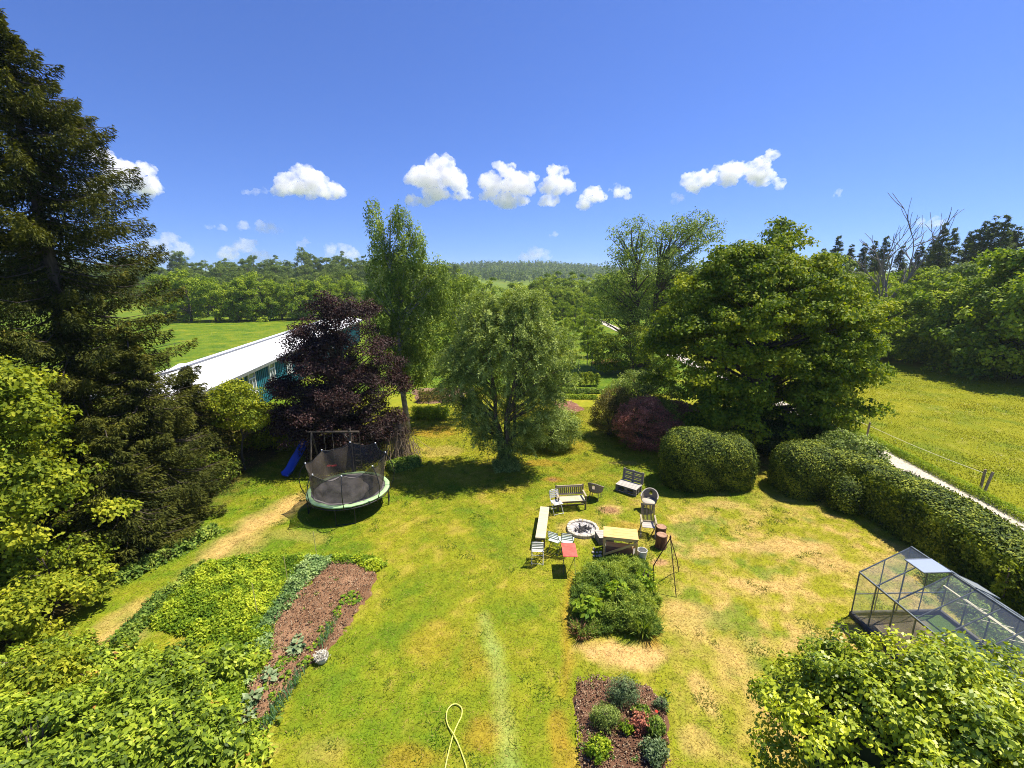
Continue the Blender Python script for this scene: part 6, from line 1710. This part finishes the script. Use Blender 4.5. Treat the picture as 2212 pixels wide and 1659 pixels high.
# ================================================================== CLOUDS
def mat_cloud(name, dens, lo=.40, hi=.56, sc=.03):
    m, nt, out = newmat(name)
    v = nt.nodes.new('ShaderNodeVolumePrincipled')
    v.inputs['Color'].default_value = (1, .985, 1, 1); v.inputs['Anisotropy'].default_value = .2
    ge = nt.nodes.new('ShaderNodeNewGeometry'); nz = nt.nodes.new('ShaderNodeTexNoise'); nz.inputs['Scale'].default_value = sc; nz.inputs['Detail'].default_value = 5; nz.inputs['Roughness'].default_value = .62
    nt.links.new(ge.outputs['Position'], nz.inputs['Vector'])
    mr = nt.nodes.new('ShaderNodeMapRange'); mr.interpolation_type = 'SMOOTHSTEP'
    mr.inputs['From Min'].default_value = lo; mr.inputs['From Max'].default_value = hi; mr.inputs['To Min'].default_value = 0; mr.inputs['To Max'].default_value = dens
    nt.links.new(nz.outputs[0], mr.inputs[0]); nt.links.new(mr.outputs[0], v.inputs['Density'])
    nt.links.new(v.outputs[0], out.inputs['Volume'])
    return m
CL_D = mat_cloud('cloud_dense', .045, .36, .62); CL_T = mat_cloud('cloud_thin', .014, .38, .6)
tex = bpy.data.textures.new('cloud_billows', 'CLOUDS'); tex.noise_scale = 26; tex.noise_depth = 4
tex2 = bpy.data.textures.new('cloud_fine', 'CLOUDS'); tex2.noise_scale = 8; tex2.noise_depth = 3
def cloud(label, puffs, mat, seed, Y=1900):
    """puffs: (u, v, r) in picture units, the cloud hangs at distance Y"""
    rs = np.random.RandomState(seed); mb = MB(); k = Y / 968
    c = Vector(atY(*puffs[0][:2], Y))
    for (u, v, r) in puffs:
        for q in range(5):
            p = Vector(atY(u + rs.normal(0, r * .5), v + rs.normal(0, r * .3), Y + rs.normal(0, r * .4) * k)) - c
            R = r * k * (rs.uniform(.35, .72) if q else 1.0)
            n, m_ = 14, 9; vs = []; fs = []
            for i in range(m_ + 1):
                a = -pi / 2 + pi * i / m_
                for j in range(n):
                    b = 2 * pi * j / n; vs.append((p.x + R * cos(a) * cos(b), p.y + R * cos(a) * sin(b), p.z + R * sin(a) * (.85 if sin(a) > 0 else .5)))
            for i in range(m_):
                for j in range(n): fs.append((i*n+j, i*n+(j+1) % n, (i+1)*n+(j+1) % n, (i+1)*n+j))
            mb.add(vs, fs)
    o = mb.build('cloud', mat, smooth=True); o.location = c
    rm = o.modifiers.new('r', 'REMESH'); rm.mode = 'VOXEL'; rm.voxel_size = 3.2; rm.use_smooth_shade = True
    d = o.modifiers.new('d', 'DISPLACE'); d.texture = tex; d.strength = 34; d.mid_level = .5; d.texture_coords = 'GLOBAL'
    d = o.modifiers.new('e', 'DISPLACE'); d.texture = tex2; d.strength = 13; d.mid_level = .5; d.texture_coords = 'GLOBAL'
    return tag(o, label, 'cloud', 'clouds in the blue sky')
cloud('compact white cloud high above the left wooded ridge', [(655, 402, 30), (625, 408, 28), (690, 410, 26), (645, 380, 20), (668, 378, 18), (716, 420, 18), (605, 415, 16), (660, 422, 20)], CL_D, 1)
cloud('largest white cloud, left of the sky centre above the birch', [(930, 388, 30), (900, 392, 24), (960, 392, 30), (935, 355, 20), (955, 360, 18), (985, 408, 24), (1008, 426, 16), (890, 430, 16), (912, 438, 14), (945, 415, 26)], CL_D, 2)
cloud('white cloud in the middle of the cloud row, right of the largest one', [(1095, 400, 30), (1068, 408, 26), (1130, 402, 26), (1082, 370, 18), (1100, 372, 16), (1050, 425, 18), (1125, 440, 16), (1150, 385, 14), (1090, 430, 24)], CL_D, 3)
cloud('tall narrow white cloud in the row, second from its right end', [(1198, 398, 24), (1203, 375, 17), (1192, 432, 18), (1215, 412, 18), (1188, 410, 20)], CL_D, 4)
cloud('small round white cloud right of the tall narrow one', [(1278, 425, 22), (1270, 440, 16), (1292, 432, 14)], CL_D, 5)
cloud('tiny white cloud at the right end of the cloud row', [(1340, 415, 14), (1352, 428, 9), (1328, 410, 8)], CL_D, 6)
cloud('wide white cloud high above the sparse tree', [(1560, 378, 24), (1525, 388, 24), (1600, 362, 24), (1578, 385, 26), (1625, 380, 24), (1640, 355, 20), (1650, 392, 20), (1672, 335, 13), (1490, 400, 16), (1505, 392, 20), (1683, 400, 13)], CL_D, 7)
cloud('small scrap of cloud below the wide one', [(1466, 430, 11), (1472, 424, 7)], CL_T, 8)
cloud('white cloud half hidden by the spruce branches', [(270, 385, 34), (240, 375, 30), (320, 400, 28), (225, 345, 22), (340, 405, 18), (300, 365, 20), (200, 410, 30)], CL_D, 9)
cloud('flat thin cloud low over the left ridge', [(560, 490, 17), (590, 495, 12), (520, 492, 12), (480, 491, 9), (455, 490, 7)], CL_T, 10)
cloud('small flat cloud left of the compact white cloud', [(548, 414, 10), (530, 416, 7), (570, 412, 8)], CL_T, 11)
cloud('hazy low cloud near the spruce just over the trees', [(362, 520, 18), (375, 540, 26), (340, 545, 22)], CL_T, 12)
cloud('hazy low cloud over the middle of the left ridge', [(535, 530, 22), (505, 545, 22), (560, 545, 20)], CL_T, 13)
cloud('hazy low cloud touching the ridge beside the birch', [(735, 545, 20), (715, 550, 16), (765, 552, 18)], CL_T, 14)
cloud('faint low cloud above the far hill', [(1160, 548, 20), (1140, 556, 16), (1178, 556, 14)], CL_T, 15)
cloud('tiny faint cloud over the sky centre near the far hill', [(1198, 509, 7), (1190, 511, 5)], CL_T, 16)
cloud('tiny cloud scrap over the right wood', [(1810, 421, 8), (1800, 424, 5)], CL_T, 17)
cloud('faint cloud behind the bare dead tree', [(2015, 476, 14), (1990, 484, 12), (2035, 484, 10)], CL_T, 18)
cloud('small faint puff left of the birch top', [(658, 524, 10), (650, 530, 8)], CL_T, 19)

# ================================================================== AIR
hm, hnt, hout = newmat('air')
hv = hnt.nodes.new('ShaderNodeVolumePrincipled'); hv.inputs['Density'].default_value = .0002; hv.inputs['Color'].default_value = (.80, .90, 1, 1); hv.inputs['Anisotropy'].default_value = .3
hnt.links.new(hv.outputs[0], hout.inputs['Volume'])
hz_ = MB(); hx0, hx1, hy0, hy1, hz0, hz1 = -9100, 9100, -60, 9100, -1.2, 62
hz_.add([(hx0, hy0, hz0), (hx1, hy0, hz0), (hx1, hy1, hz0), (hx0, hy1, hz0), (hx0, hy0, hz1), (hx1, hy0, hz1), (hx1, hy1, hz1), (hx0, hy1, hz1)],
        [(3, 2, 1, 0), (4, 5, 6, 7), (0, 1, 5, 4), (1, 2, 6, 5), (2, 3, 7, 6), (3, 0, 4, 7)])
tag(hz_.build('haze', hm), 'thin bluish air that pales the far hills', 'haze', kind='stuff')
